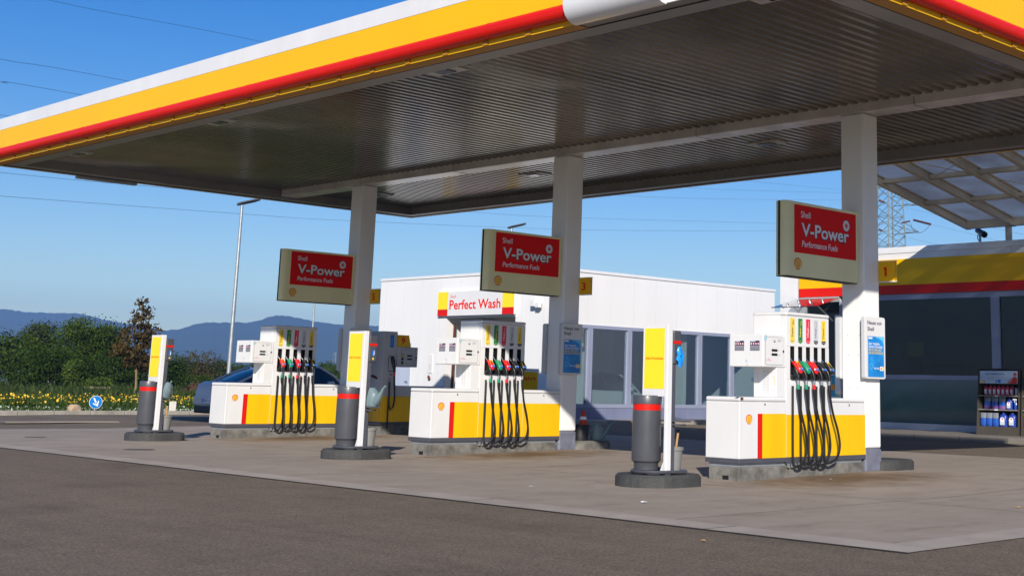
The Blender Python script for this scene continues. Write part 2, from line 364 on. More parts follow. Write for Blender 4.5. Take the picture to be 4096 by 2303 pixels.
    L.new(c, p.inputs['Base Color'])
    b = n.new('ShaderNodeBump'); b.inputs['Strength'].default_value = bump; b.inputs['Distance'].default_value = 0.01
    L.new(noise(bsc, 5, 0.7), b.inputs['Height']); L.new(b.outputs[0], p.inputs['Normal'])
    MATS[name] = m; return m
ASPH = groundmat('asphalt', [(0.152, 0.120, 0.085), (0.163, 0.129, 0.092), (0.174, 0.138, 0.099)], 1.2, speck=0.85, bump=0.9, bsc=45)
CONC = groundmat('forecourt concrete', [(0.300, 0.252, 0.203), (0.335, 0.284, 0.230), (0.368, 0.315, 0.258)], 1.3, joints=[(1, 6.375, 2.9, 0.016), (0, 3.9, -0.3, 0.016)], bump=0.3, bsc=60, rough=0.75, stains=True)
STRIPM = groundmat('edging concrete', [(0.33, 0.285, 0.235), (0.38, 0.33, 0.275), (0.43, 0.378, 0.32)], 1.8, joints=[(1, 3.2, 0.4, 0.02)], bump=0.4, bsc=60, rough=0.8)
FIELD = groundmat('meadow', [(0.030, 0.055, 0.012), (0.05, 0.085, 0.018), (0.085, 0.12, 0.03)], 0.25, bump=0.6, bsc=8, rough=1.0)
def sheet(xs, y0, y1, zf, m):
    mb = MB(); vs = []; fs = []
    for x in xs: vs += [(x, y0, zf(x)), (x, y1, zf(x))]
    for i in range(len(xs)-1): fs.append((2*i, 2*i+2, 2*i+3, 2*i+1))
    return mb.add(vs, fs, m)
mb = MB(); R_ = 5500
ring = [(R_*math.cos(2*math.pi*i/48), R_*math.sin(2*math.pi*i/48), -0.14) for i in range(48)]
mb.add(ring, [tuple(range(48))], FIELD); struct('ground', mb)
struct('asphalt_yard', sheet([-45, -7, -2.6, 0, 30], -40, 26.7, lambda x: gz(x)-0.006, ASPH))
struct('forecourt_slab', sheet([-7.18, -2.6, 0, 6.0], -5.18, 18.1, gz, CONC))
mb = sheet([-7.6, -7.186], -5.6, 18.1, lambda x: GZ+0.001, STRIPM)
m2 = sheet([-7.18, -2.6, 0, 6.0], -5.6, -5.186, lambda x: gz(x)+0.001, STRIPM); mb.add(m2.v, m2.f, STRIPM); struct('edging_strip', mb)
mb = sheet([-7.640, -7.60], -5.62, 18.1, lambda x: GZ-0.0015, mat('tar joint', (0.035, 0.032, 0.03), 0.8)); struct('tar_joint', mb)
# pavements with kerbs round the two buildings, and the kerb at the meadow
PAVE = groundmat('pavement concrete', [(0.17, 0.155, 0.135), (0.21, 0.19, 0.165), (0.25, 0.225, 0.2)], 1.5, joints=[(1, 1.25, 0.3, 0.01), (0, 1.25, 0.1, 0.01)], rough=0.85)
mb = MB(); mb.box(12.5, 30, -30, 13.9, -0.1, 0.12, PAVE, 0.015); struct('shop_pavement', mb)
mb = MB(); mb.box(10.6, 30, 16.75, 17.8, -0.1, 0.12, KERBM, 0.015); struct('wash_pavement', mb)
mb = MB()
x = -40.0
while x < 10.4: mb.box(x+0.006, x+0.994, 26.7, 26.86, -0.14, 0.10, KERBM, 0.015); x += 1.0
struct('meadow_kerb', mb)
for (x, y, r, t) in ((-5.7, 14.3, 0.19, 0.3), (-6.0, 9.66, 0.24, 0.3)):
    mb = MB(); mb.lathe([(r, GZ-0.01), (r, GZ+0.004), (r-0.03, GZ+0.004), (r-0.03, GZ+0.002), (0.0001, GZ+0.002)], (x, y, 0), mat('cast iron', (0.085, 0.074, 0.065), 0.7, var=0.3, scale=12), 28, smooth=False, cap=False)
    tag(mb.build('manhole_cover'), 'round iron drain cover set in the concrete, the %s one' % ('farther' if y > 12 else 'nearer'), 'manhole cover', 'drain covers in the forecourt')
mb = MB(); mb.box(-3.6, -0.9, 21.0, 21.5, -0.02, -0.0015, CONC); struct('concrete_patch', mb)

def scrap(p, lab, m, r, cat='litter'):
    random.seed(int(abs(p[0]*997+p[1]*331))); mb = MB(); n_ = 9
    rim = [Vector((p[0]+r*random.uniform(0.5, 1.2)*math.cos(2*math.pi*i/n_), p[1]+r*random.uniform(0.5, 1.2)*math.sin(2*math.pi*i/n_), p[2]+0.004+random.uniform(0, 0.5)*r*0.5)) for i in range(n_)]
    mb.add(rim+[Vector((p[0], p[1], p[2]+0.004+r*0.35))], [(i, (i+1) % n_, n_) for i in range(n_)], m); tag(mb.build('litter_scrap'), lab, cat, 'scraps of litter on the ground')
scrap((-6.18, -1.55, GZ), 'crumpled clear film on the concrete in front of the near island', mat('clear film scrap', (0.7, 0.7, 0.7), 0.2), 0.045)
scrap((-5.75, 0.65, GZ), 'white paper scrap on the concrete between the near and middle islands', WPRT, 0.03)
scrap((-8.90, 2.6, GZ), 'red scrap on the asphalt left of the middle of the photo', RED, 0.022)
scrap((-8.3, -4.2, GZ), 'dry leaf on the asphalt near the slab corner', mat('dry leaf', (0.45, 0.28, 0.10), 0.8), 0.03)
scrap((-3.2, -4.1, GZ), 'pale dry leaf on the concrete at the right', mat('dry leaf', (0.45, 0.28, 0.10), 0.8), 0.04)
scrap((-1.6, -0.55, GZ*0.6), 'white scrap beside the plinth of the near pump', WPRT, 0.02)
# ---------------------------------------------------------------- the canopy
X0, X1, Y0, Y1 = -6.293, 4.058, -3.719, 16.473
def ribbed(name, pitch_m):
    return mat(name, (0.42, 0.40, 0.36), 0.30, metal=0.35, var=0.22, scale=1.6, spec=0.5)
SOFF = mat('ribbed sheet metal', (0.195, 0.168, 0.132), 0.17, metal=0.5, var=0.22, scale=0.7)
BAND = mat('grey canopy channel', (0.26, 0.245, 0.23), 0.4, metal=0.2, var=0.15, scale=1.0)
BEAM = mat('beam paint', (0.55, 0.51, 0.49), 0.22, var=0.25, scale=1.4, coat=0.1)
cano = thing('station_canopy', 'long flat canopy with white, yellow and red edge roofing the fuel pumps', 'canopy')
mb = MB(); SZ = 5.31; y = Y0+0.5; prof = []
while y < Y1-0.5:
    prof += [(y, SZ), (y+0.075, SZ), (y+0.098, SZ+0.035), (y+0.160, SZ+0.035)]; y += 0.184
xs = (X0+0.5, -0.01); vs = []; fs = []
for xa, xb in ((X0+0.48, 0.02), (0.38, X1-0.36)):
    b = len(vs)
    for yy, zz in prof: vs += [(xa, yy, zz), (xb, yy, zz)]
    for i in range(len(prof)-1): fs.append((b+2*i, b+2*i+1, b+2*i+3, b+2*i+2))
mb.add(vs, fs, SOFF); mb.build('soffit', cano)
mb = MB()                                           # channel round the underside
bz0, bz1 = 5.135, 5.42
mb.box(X0+0.03, X0+0.50, Y0+0.03, Y1-0.03, bz0, bz1, BAND); mb.box(X1-0.40, X1-0.03, Y0+0.03, Y1-0.03, bz0, bz1, BAND)
mb.box(X0+0.503, X1-0.403, Y0+0.03, Y0+0.50, bz0, bz1, BAND); mb.box(X0+0.503, X1-0.403, Y1-0.50, Y1-0.03, bz0, bz1, BAND)
for (a, b, c, d) in ((X0+0.20, X0+0.212, Y0+0.2, Y1-0.2), (X1-0.16, X1-0.148, Y0+0.2, Y1-0.2)): mb.box(a, b, c, d, bz0-0.012, bz0-0.0005, BLACKM)
for (c, d) in ((Y0+0.2, Y0+0.212), (Y1-0.212, Y1-0.2)): mb.box(X0+0.22, X1-0.17, c, d, bz0-0.012, bz0-0.0005, BLACKM)
mb.build('edge_channel', cano)
mb = MB(); mb.box(X0+0.05, X1-0.05, Y0+0.05, Y1-0.05, 5.43, 5.52, BAND); mb.build('roof_deck', cano)
mb = MB()
mb.box(X0, X0+0.03, -0.44, Y1, 5.13, 5.772, YELF); mb.box(X0, X0+0.03, Y0, -0.443, 5.13, 5.772, WHITE)
mb.box(X0+0.033, X1, Y0, Y0+0.03, 5.13, 5.772, YELF); mb.box(X0+0.033, X1, Y1-0.03, Y1, 5.13, 5.772, YELF); mb.box(X1-0.03, X1, Y0+0.033, Y1-0.033, 5.13, 5.772, YELF)
mb.build('yellow_fascia', cano)
mb = MB()
y = Y1
while y > Y0+0.1:                                   # white band in lengths with fine joints
    y2 = max(Y0, y-2.75); mb.box(X0-0.004, X0+0.03, y2+0.004, y, 5.775, 6.005, WHITE); y = y2
x = X0+0.035
while x < X1-0.1:
    x2 = min(X1, x+2.75); mb.box(x+0.004, x2, Y0-0.004, Y0+0.03, 5.775, 6.005, WHITE); mb.box(x+0.004, x2, Y1-0.03, Y1+0.004, 5.775, 6.005, WHITE); x = x2
mb.box(X1-0.03, X1+0.004, Y0+0.035, Y1-0.035, 5.775, 6.005, WHITE)
mb.build('white_fascia', cano)
def railrun(name, pts, axis):
    mb = MB(); r = 0.096
    mb.cyl(pts[0], pts[1], r, RED, n=20)
    p0, p1 = Vector(pts[0]), Vector(pts[1]); Ln = (p1-p0).length; d = (p1-p0)/Ln
    t = 1.62
    while t < Ln: mb.cyl(p0+d*(t-0.006), p0+d*(t+0.006), r+0.004, RED, n=20); t += 2.77
    return mb.build(name, cano)
zt = 5.286
railrun('red_rail', ((X0-0.043, Y1+0.02, zt), (X0-0.043, -0.45, zt)), 1)
railrun('red_rail', ((X0+0.2, Y0-0.043, zt), (X1, Y0-0.043, zt)), 0)
railrun('red_rail', ((X1+0.035, Y0, zt), (X1+0.035, Y1, zt)), 0)
railrun('red_rail', ((X0, Y1+0.035, zt), (X1, Y1+0.035, zt)), 0)
SHADEO = mat('shade toned orange', (0.42, 0.19, 0.006), 0.6)  # dark orange puts the shade below the red rail into the colour
mb = MB(); mb.box(-0.020, -0.002, -0.045, 0.045, -0.156, -0.09, SHADEO); b0 = mb.build('rail_bracket', cano); b0.location = (X0, Y1-0.5, zt)
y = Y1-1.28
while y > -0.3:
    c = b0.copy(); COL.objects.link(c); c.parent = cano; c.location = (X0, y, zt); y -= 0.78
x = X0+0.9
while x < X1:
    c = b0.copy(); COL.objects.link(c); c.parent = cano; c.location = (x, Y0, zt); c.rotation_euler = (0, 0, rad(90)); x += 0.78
mb = MB(); mb.box(X0+0.02, X0+0.19, -0.44, Y1, 5.124, 5.1295, SHADEO); mb.box(X0+0.2, X1, Y0+0.02, Y0+0.19, 5.124, 5.1295, SHADEO); mb.build('fascia_return', cano)  # yellow underside coloured dark orange to stand for its shade
mb = MB()                                           # white rounded casing at the corner
pr = [(X0-0.003, 5.112)]+[(X0-0.02-0.20*math.sin(t), 5.33-0.215*math.cos(t)) for t in [rad(a) for a in range(0, 91, 9)]]+[(X0-0.22, 6.25), (X0-0.003, 6.25)]
WG = mat('white glossy casing', (0.72, 0.73, 0.75), 0.22, var=0.02, coat=0.6)
fr = F((0, 0, 0), (1, 0, 0), (0, 0, 1))
mb.loft([[Vector((px, yy, pz)) for px, pz in pr] for yy in (-0.44, -1.84)], WG); mb.build('corner_casing', cano)
mb = MB(); mb.box(0.0, 0.40, Y0+0.55, Y1-0.52, 5.175, 5.40, BEAM, 0.012)
for yb_ in (YC+3.3, YB+3.3, YC-0.9): mb.box(-0.004, 0.404, yb_, yb_+0.006, 5.171, 5.3, BLACKM)
mb.build('main_beam', cano)
for yi in (YC, YB, YA):
    c_ = MB(); c_.box(0.0, 0.393, yi, yi+0.402, 0.312, 5.174, COLW, 0.03, 3)
    for (a, b) in ((0.09, 1.9), (0.30, 1.9), (0.11, 1.62), (0.28, 1.62), (0.13, 1.15), (0.27, 1.15)): c_.disc(FA(0, yi, 0), -a, b, 0.006, GREYD, 0.001, 8)
    co = c_.build('column', cano)
    k_ = MB(); k_.box(-0.006, 0.399, yi-0.006, yi+0.408, -0.02, 0.31, BLUEG if False else mat('column foot paint', (0.155, 0.165, 0.215), 0.55, var=0.3, scale=5), 0.03, 3); k_.build('column_foot', co)
LFIX = mat('light fixture plate', (0.45, 0.43, 0.40), 0.4, metal=0.2, var=0.1); LGL = mat('dark lamp lens', (0.02, 0.02, 0.022), 0.15)
for yi in (-2.57, 3.2, 9.25, 14.6):
    for xi in (-5.33, 1.75):
        f_ = MB(); f_.box(xi-0.16, xi+0.16, yi-0.34, yi+0.34, 5.285, 5.33, LFIX, 0.006); fo = f_.build('light_fixture', cano)
        g_ = MB(); g_.box(xi-0.10, xi+0.10, yi-0.14, yi+0.14, 5.272, 5.284, LGL, 0.003); g_.build('lamp_lens', fo)
mb = MB(); mb.box(-4.53, -3.23, Y1-0.10, Y1+0.02, 5.075, 5.131, GALV, 0.008); mb.build('cable_box', cano)

# ---------------------------------------------------------------- fuel pumps
def nozzle_mesh(mb, x, c, lab, blk):
    # body leans out of the holster: thick grip at the bottom, spout up into the slot
    def ringq(y, z, w, h, ang):
        ca, sa = math.cos(ang), math.sin(ang); pts = []
        for i in range(10):
            t = 2*math.pi*i/10; u = w*math.cos(t); v = h*math.sin(t)
            pts.append(Vector((x+u, y-v*ca, z-v*sa*0+v*sa)))
        return pts
    mb.loft([ringq(0.03, 1.475, 0.018, 0.018, 0.9), ringq(-0.005, 1.468, 0.035, 0.032, 0.9), ringq(-0.05, 1.44, 0.044, 0.042, 0.9), ringq(-0.10, 1.385, 0.047, 0.040, 0.8), ringq(-0.125, 1.345, 0.040, 0.028, 0.6), ringq(-0.13, 1.325, 0.02, 0.012, 0.5)], c)
    fr = F((x, -0.052, 1.487), (1, 0, 0), Vector((0, 0.62, 0.78)).normalized())
    mb.poly(fr, [(-0.034, -0.10), (0.034, -0.10), (0.030, 0.0), (-0.030, 0.0)], lab, 0.003)
    mb.poly(fr, [(-0.036, -0.135), (-0.02, -0.155), (0.02, -0.155), (0.036, -0.135), (0.036, -0.102), (-0.036, -0.102)], blk, 0.004)
    mb.rect(fr, -0.030, 0.030, -0.126, -0.118, WPRT, 0.006)
def pump(yi, label, bow):
    p = thing('fuel_pump', label, 'fuel pump', (0, yi, 0), 0, 'fuel pumps with five nozzles on the forecourt')
    XL, XT0, XT1 = -2.803, -1.836, -0.872
    W = 0.57
    mb = MB(); mb.box(XL+0.03, -0.03, 0.03, W-0.03, GZ-0.02, 0.125, PLINTH, 0.012)
    mb.box(XL+0.035, -0.06, 0.034, W-0.034, 0.1255, 0.172, GALV); mb.box(XL+0.024, XL+0.0299, 0.20, 0.30, GZ+0.01, GZ+0.06, BLACKM); mb.build('plinth', p)
    mb = MB(); mb.box(XL-0.004, XT0+0.006, -0.004, W+0.004, 0.172, 0.228, GREYD, 0.004); mb.box(XT1, 0.0, -0.003, W+0.004, 0.172, 0.228, GREYD, 0.004); mb.box(XT0+0.008, XT1-0.003, -0.006, W+0.004, 0.15, 0.228, GREYD)
    for i in range(12): mb.box(XT0+0.03+i*0.075, XT0+0.07+i*0.075, -0.008, 0, 0.10, 0.15, GALV)
    mb.build('skirt', p)
    for (a, b, nm) in ((XL, XT0, 'l'), (XT1, -0.004, 'r')):
        mb = MB(); mb.box(a, b, 0.0, W, 0.229, 0.945, WHITE, 0.008)
        fr = FB(0, 0, 0)
        if nm == 'l':
            mb.rect(fr, -2.437, -2.341, 0.231, 0.795, RED, 0.0015); mb.rect(fr, -2.341, XT0-0.003, 0.231, 0.795, YEL, 0.0015)
            mb.emblem(fr, -2.613, 0.722, 0.125, 0.002)
            mb.rect(fr, -2.772, -2.767, 0.235, 0.94, SILV, 0.0015); mb.rect(fr, XT0-0.004, XT0-0.001, 0.235, 0.94, SILV, 0.002); mb.rect(FA(XL, 0, 0), -0.04, -0.036, 0.235, 0.94, SILV, 0.0015)
            lk = -2.293
        else:
            mb.rect(fr, XT1+0.002, -0.006, 0.231, 0.780, YEL, 0.0015); lk = -0.403
        mb.disc(fr, lk, 0.915, 0.014, STEEL, 0.006, 12); mb.disc(fr, lk+0.004, 0.908, 0.007, BLACKM, 0.008, 8)
        c = mb.build('cabinet', p)
        mb = MB(); mb.box(a-0.006, b+0.0, -0.006, W+0.006, 0.948, 1.005, WHITE, 0.022, 3)
        if nm == 'l' and bow > 0.12: mb.rect(F((0, 0, 1.006), (1, 0, 0), (0, 1, 0)), -2.84, -2.76, -0.002, 0.05, BROWN, 0.001); mb.rect(FB(0, -0.007, 0), -2.80, -2.74, 0.965, 1.0, BROWN, 0.001)
        mb.build('lid', c)
    # tower, its front built round five open slots
    S = [-1.703+0.1755*i for i in range(5)]
    mb = MB(); mb.box(XT0, XT1, 0.11, W, 0.229, 2.135, WHITE, 0.012)
    mb.box(XT0, XT1, 0.0, 0.108, 0.231, 1.245, WHITE, 0.006); mb.box(XT0, XT1, 0.0, 0.108, 1.682, 2.085, WHITE, 0.006)
    ed = [XT0]+[v for s_ in S for v in (s_-0.047, s_+0.047)]+[XT1]
    for k in range(0, len(ed), 2): mb.box(ed[k], ed[k+1], 0.0, 0.108, 1.2455, 1.6815, WHITE)
    fr = FB(0, 0, 0)
    mb.rect(fr, XT0+0.002, XT1-0.002, 0.233, 0.782, YEL, 0.0015)
    for k in range(4): mb.rect(fr, S[k]+0.0855, S[k]+0.0885, 1.25, 2.08, WHITED, 0.001)
    tw = mb.build('tower', p)
    mb = MB(); mb.box(XT0-0.01, XT1+0.01, -0.012, W+0.01, 2.087, 2.14, WHITE, 0.028, 3); mb.build('top_cap', tw)
    frs = FA(XT0, 0, 0)
    LB = [(YPRT, NAVY, 'Super', 'FuelSave', '95', 'Super 95', None), (GRNB, YPRT, 'Super', 'FuelSave', 'E10', 'Super E10', None), (PINK, WPRT, 'V-Power', 'Racing', '', 'Super 100', None), (SILV, NAVY, 'V-Power', 'Diesel', '', 'Diesel', BLACKM), (YPRT, NAVY, 'Diesel', 'FuelSave', '', 'Diesel', BLACKM)]
    for i, s_ in enumerate(S):
        bgc, fg, t1, t2, t3, ft, tip = LB[i]; w2 = 0.047; top = 2.062-0.002*i; bot = 1.724
        mb = MB(); fr = FB(0, 0, 0); d = 0.004
        mb.poly(fr, [(s_-w2, bot+0.022), (s_, bot), (s_+w2, bot+0.022), (s_+w2, top), (s_-w2, top)], bgc, d)
        if tip: mb.poly(fr, [(s_-w2, bot+0.022), (s_, bot), (s_+w2, bot+0.022), (s_+w2, bot+0.05), (s_-w2, bot+0.05)], tip, d+0.001)
        mb.text(fr, ft, s_, bot+0.024, 0.014, WPRT if (tip or fg is WPRT) else fg, wid=0.07, align='c', d=d+0.002)
        mb.text(fr, t1, s_+0.012, bot+0.085, 0.036, fg, wid=0.135, d=d+0.001, rot=90, bold=0.012)
        mb.text(fr, t2, s_+0.012, bot+0.23, 0.016, fg, wid=0.075, d=d+0.001, rot=90)
        if t3: mb.text(fr, t3, s_+0.036, bot+0.25, 0.028, fg, wid=0.06, d=d+0.001, rot=90)
        mb.build('fuel_label', tw)
        mb = MB(); mb.box(s_-0.0465, s_+0.0465, 0.1, 0.1085, 1.2465, 1.6805, BLACKM)
        mb.box(s_-0.0455, s_+0.0455, -0.035, 0.099, 1.2475, 1.30, BLACKM, 0.008); mb.box(s_-0.0465, s_-0.0425, 0.0015, 0.0995, 1.305, 1.6795, BLACKM); mb.box(s_+0.0425, s_+0.0465, 0.0015, 0.0995, 1.305, 1.6795, BLACKM)
        mb.build('holster', tw)
        nc = [REDP, GREENP, REDP, BLACK, BLACK][i]; lab = [YPRT, mat('pale green print', (0.25, 0.38, 0.28), 0.4), mat('light red print', (0.78, 0.10, 0.10), 0.4), mat('charcoal print', (0.10, 0.10, 0.11), 0.35), YPRT][i]
        xo = s_+0.03
        mb = MB(); nozzle_mesh(mb, xo, nc, lab, BLUE)
        nz = mb.build('nozzle', p)
        mb = MB(); mb.tube([(xo-0.005, -0.0, 1.465), (xo-0.03, 0.022, 1.50), (xo-0.065, 0.045, 1.575)], [0.013, 0.012, 0.010], STEEL, 8); mb.build('spout', nz)
        mb = MB(); mb.tube([(xo-0.01, -0.03, 1.40), (xo-0.005, -0.05, 1.36), (xo, -0.075, 1.30), (xo, -0.08, 1.235)], [0.030, 0.032, 0.026, 0.022], BLACK, 10); mb.tube([(xo-0.02, -0.01, 1.36), (xo-0.028, -0.035, 1.30), (xo-0.01, -0.06, 1.26)], 0.012, BLACK, 6); mb.build('handle', nz)
        mb = MB(); mb.cyl((xo, -0.08, 1.240), (xo, -0.08, 1.178), 0.017, STEEL, n=10); mb.cyl((xo, -0.08, 1.21), (xo, -0.08, 1.20), 0.021, STEEL, n=10); mb.build('swivel', nz)
        rc = [GREENP, GREENP, REDP, BLACK, BLACK][i]
        mb = MB(); mb.cyl((xo, -0.08, 1.178), (xo, -0.08, 1.118), 0.024, rc, n=12); mb.build('colour_ring', nz)
        # hose
        b_ = bow*(1.0+0.10*((i*7) % 3-1)+(0.25 if i == 4 else 0)); zb = 0.115+0.012*((i*5) % 3)
        raw = [(xo, -0.08, 1.12), (xo+0.012, -0.085, 1.00), (xo+0.25*b_+0.01, -0.10, 0.80), (xo+0.75*b_+0.02, -0.11, 0.58), (xo+b_*1.0+0.03, -0.11, 0.38), (xo+0.72*b_+0.03, -0.11, 0.24), (xo+0.28*b_+0.02, -0.09, zb+0.03), (xo-0.012, -0.065, zb), (xo-0.045, -0.04, zb+0.02), (xo-0.055, -0.03, 0.22), (xo-0.056, -0.028, 0.5), (xo-0.056, -0.028, 0.85), (xo-0.056, -0.028, 1.16)]
        P = [Vector(v) for v in raw]; pts = []
        for k in range(len(P)-1):
            p0, p1, p2, p3 = P[max(k-1, 0)], P[k], P[k+1], P[min(k+2, len(P)-1)]
            for j in range(5):
                t = j/5; pts.append(0.5*((2*p1)+(p2-p0)*t+(2*p0-5*p1+4*p2-p3)*t*t+(3*p1-p0-3*p2+p3)*t**3))
        pts.append(P[-1])
        mb = MB(); mb.tube(pts, 0.0165, BLACK, 8); mb.tube([(xo, -0.08, 1.118), (xo+0.003, -0.081, 1.06), (xo+0.011, -0.085, 1.0)], [0.023, 0.022, 0.018], BLACK, 10)
        ho = mb.build('hose', p)
        mb = MB(); mb.box(xo-0.04, xo-0.012, -0.010, -0.002, 0.16, 1.13, STEEL); mb.build('hose_guide', ho)
    # pedestal and display box
    mb = MB(); mb.box(-2.03, XT0-0.004, 0.012, 0.40, 1.006, 1.398, WHITE, 0.006)
    fr = FA(-2.03, 0, 0)
    for k in range(16):
        for a in (-0.245, -0.185): mb.rect(fr, a, a+0.05, 1.05+k*0.02, 1.058+k*0.02, mat('vent shadow grey', (0.55, 0.55, 0.55), 0.5), 0.001)
    for b in (1.30, 1.07): mb.ringd(fr, -0.33, b, 0.030, 0.034, SILV, 0.002); mb.ringd(fr, -0.07, b, 0.030, 0.034, SILV, 0.002)
    for k in range(3): mb.disc(fr, -0.335, 1.19+0.035*k, 0.009, YPRT, 0.002, 10); mb.disc(fr, -0.04, 1.18+0.035*k, 0.009, YPRT, 0.002, 10)
    mb.build('pedestal', p)
    mb = MB(); mb.box(-2.335, -1.842, 0.0, W+0.004, 1.395, 1.826, WHITE, 0.014, 3)
    fr = FA(-2.335, 0, 0)
    for a in (-0.48, -0.215):                       # two hazard notices
        mb.rect(fr, a, a+0.16, 1.605, 1.735, NAVY, 0.002); mb.rect(fr, a+0.008, a+0.152, 1.612, 1.672, TEXTG, 0.003); mb.rect(fr, a+0.008, a+0.09, 1.722, 1.731, WPRT, 0.003)
        for k in range(4):
            cx = a+0.022+k*0.039; mb.poly(fr, [(cx-0.018, 1.696), (cx, 1.678), (cx+0.018, 1.696), (cx, 1.714)], REDP, 0.003); mb.poly(fr, [(cx-0.013, 1.696), (cx, 1.683), (cx+0.013, 1.696), (cx, 1.709)], WPRT, 0.004)
        for k in range(3): mb.rect(fr, a+0.014, a+0.146, 1.622+k*0.016, 1.627+k*0.016, NAVY, 0.004)
    mb.ringd(fr, -0.275, 1.472, 0.011, 0.016, BLUE, 0.002, t0=rad(60), t1=rad(340))
    mb.rect(fr, -0.29, -0.277, 1.415, 1.428, YPRT, 0.002); mb.rect(fr, -0.27, -0.258, 1.415, 1.428, TEXTG, 0.002)
    fr = FB(0, 0, 0)
    for (r0, m_, d) in ((0.0, GREYD, 0.002), (0.004, WHITE, 0.003)):       # door line
        a0, a1, b0, b1, c = -2.285+r0, -1.905-r0, 1.425+r0, 1.79-r0, 0.03
        pts = []
        for cx, cy, t0 in ((a1-c, b1-c, 0), (a0+c, b1-c, 90), (a0+c, b0+c, 180), (a1-c, b0+c, 270)):
            for k in range(5): t = rad(t0+k*22.5); pts.append((cx+c*math.cos(t), cy+c*math.sin(t)))
        mb.poly(fr, pts, m_, d)
    for b in (1.60, 1.545): mb.rect(fr, -2.155, -2.03, b, b+0.032, BLACKM, 0.005)
    mb.text(fr, '€', -2.015, 1.605, 0.02, TEXTG, d=0.005); mb.text(fr, 'Liter', -2.015, 1.55, 0.02, TEXTG, wid=0.05, d=0.005)
    mb.rect(fr, -2.11, -2.075, 1.722, 1.737, BLACKM, 0.005); mb.text(fr, 'Preis/Liter', -2.15, 1.748, 0.010, TEXTG, wid=0.09, d=0.005)
    for k in range(3): mb.rect(fr, -2.03, -1.95, 1.757-k*0.013, 1.762-k*0.013, TEXTG, 0.005)
    mb.poly(fr, [(-1.925, 1.607), (-1.905, 1.587), (-1.885, 1.607), (-1.905, 1.627)], BLACKM, 0.008)
    mb.text(fr, 'Shell', -2.235, 1.495, 0.013, REDP, wid=0.04, d=0.005); mb.text(fr, 'SmartPay', -2.235, 1.475, 0.013, REDP, wid=0.075, d=0.005)
    mb.ringd(fr, -2.258, 1.485, 0.014, 0.017, REDP, 0.005, n=4)
    mb.ringd(fr, -2.285, 1.775, 0.018, 0.035, mat('pale blue print', (0.35, 0.6, 0.7), 0.4), 0.005)
    mb.build('display_box', p)
    return p
pump(YC, 'white and yellow fuel pump below the number 1 sign, nearest the shop', 0.13)
pump(YB, 'white and yellow fuel pump below the number 3 sign, middle of the three', 0.085)
pump(YA, 'white and yellow fuel pump below the number 5 sign, in front of the grey car', 0.04)

# ---------------------------------------------------------------- signs on the columns
def bullnose(x0, x1, y0, y1, at0=True, n=8):        # plan outline with the x0 end rounded
    r = (y1-y0)/2; pts = [(x1, y0), (x1, y1)]
    for i in range(n+1):
        t = math.pi/2+math.pi*i/n; pts.append((x0+r+r*math.cos(t)*1.0, (y0+y1)/2+r*math.sin(t)))
    return pts
def fuel_sign(yi, lab):
    o = thing('fuel_sign', lab, 'sign', (0, yi, 0), 0, 'red fuel signs on the canopy columns')
    z0, z1 = 2.648, 3.680
    top = F((0, 0, 0), (1, 0, 0), (0, 1, 0))
    mb = MB(); pts = []
    y0, y1 = 0.09, 0.31
    for i in range(7): t = rad(90+90*i/6); pts.append((-1.645+0.055*math.cos(t), y1-0.055+0.055*math.sin(t)))
    pts += [(-1.722, 0.235), (-1.722, 0.225), (-1.712, 0.215), (-1.712, 0.19)]
    for i in range(9): t = rad(180+90*i/8); pts.append((-1.628+0.097*math.cos(t), y0+0.10+0.10*math.sin(t)))
    pts += [(-0.012, y0), (-0.012, y1)]
    mb.prism(top, pts, z0, z1, OLIVE); mb.build('casing', o)
    mb = MB(); mb.prism(top, [(-1.69, 0.11), (-0.02, 0.11), (-0.02, 0.29), (-1.69, 0.29)], z0-0.012, z0-0.001, BLACKM); mb.prism(top, [(-1.728, 0.206), (-1.711, 0.206), (-1.711, 0.228), (-1.728, 0.228)], z0+0.002, z1-0.002, BLACKM)
    mb.box(-0.012, 0.012, 0.12, 0.28, z0+0.1, z1-0.1, GREYD); mb.build('frame', o)
    fr = FB(0, y0, 0); mb = MB()
    mb.rect(fr, -1.553, -0.062, 2.962, 3.648, OLIVE, 0.001); mb.rect(fr, -1.545, -0.07, 2.97, 3.64, REDS, 0.003)
    mb.text(fr, 'Shell', -1.395, 3.468, 0.088, WSIGN, wid=0.22, d=0.006, bold=0.008)
    mb.text(fr, 'V-Power', -1.392, 3.205, 0.185, BLACKM, wid=1.15, d=0.005, bold=0.045); mb.text(fr, 'V-Power', -1.384, 3.212, 0.18, WSIGN, wid=1.13, d=0.008, bold=0.02)
    mb.text(fr, 'Performance Fuels', -1.375, 3.062, 0.085, WSIGN, wid=0.84, d=0.006, shear=0.12, bold=0.012)
    cx, cz = -0.315, 3.452
    mb.disc(fr, cx, cz, 0.083, BLACKM, 0.004, 28); mb.disc(fr, cx, cz, 0.078, WSIGN, 0.006, 28)
    for k in range(11):
        t = 2*math.pi*k/11; mb.poly(fr, [(cx+0.018*math.cos(t+0.5), cz+0.018*math.sin(t+0.5)), (cx+0.022*math.cos(t-0.4), cz+0.022*math.sin(t-0.4)), (cx+0.062*math.cos(t-0.35), cz+0.062*math.sin(t-0.35))], REDP, 0.008)
    mb.disc(fr, cx, cz, 0.024, REDP, 0.007, 16)
    mb.emblem(fr, -1.462, 2.815, 0.165, 0.003)
    mb.build('sign_face', o)
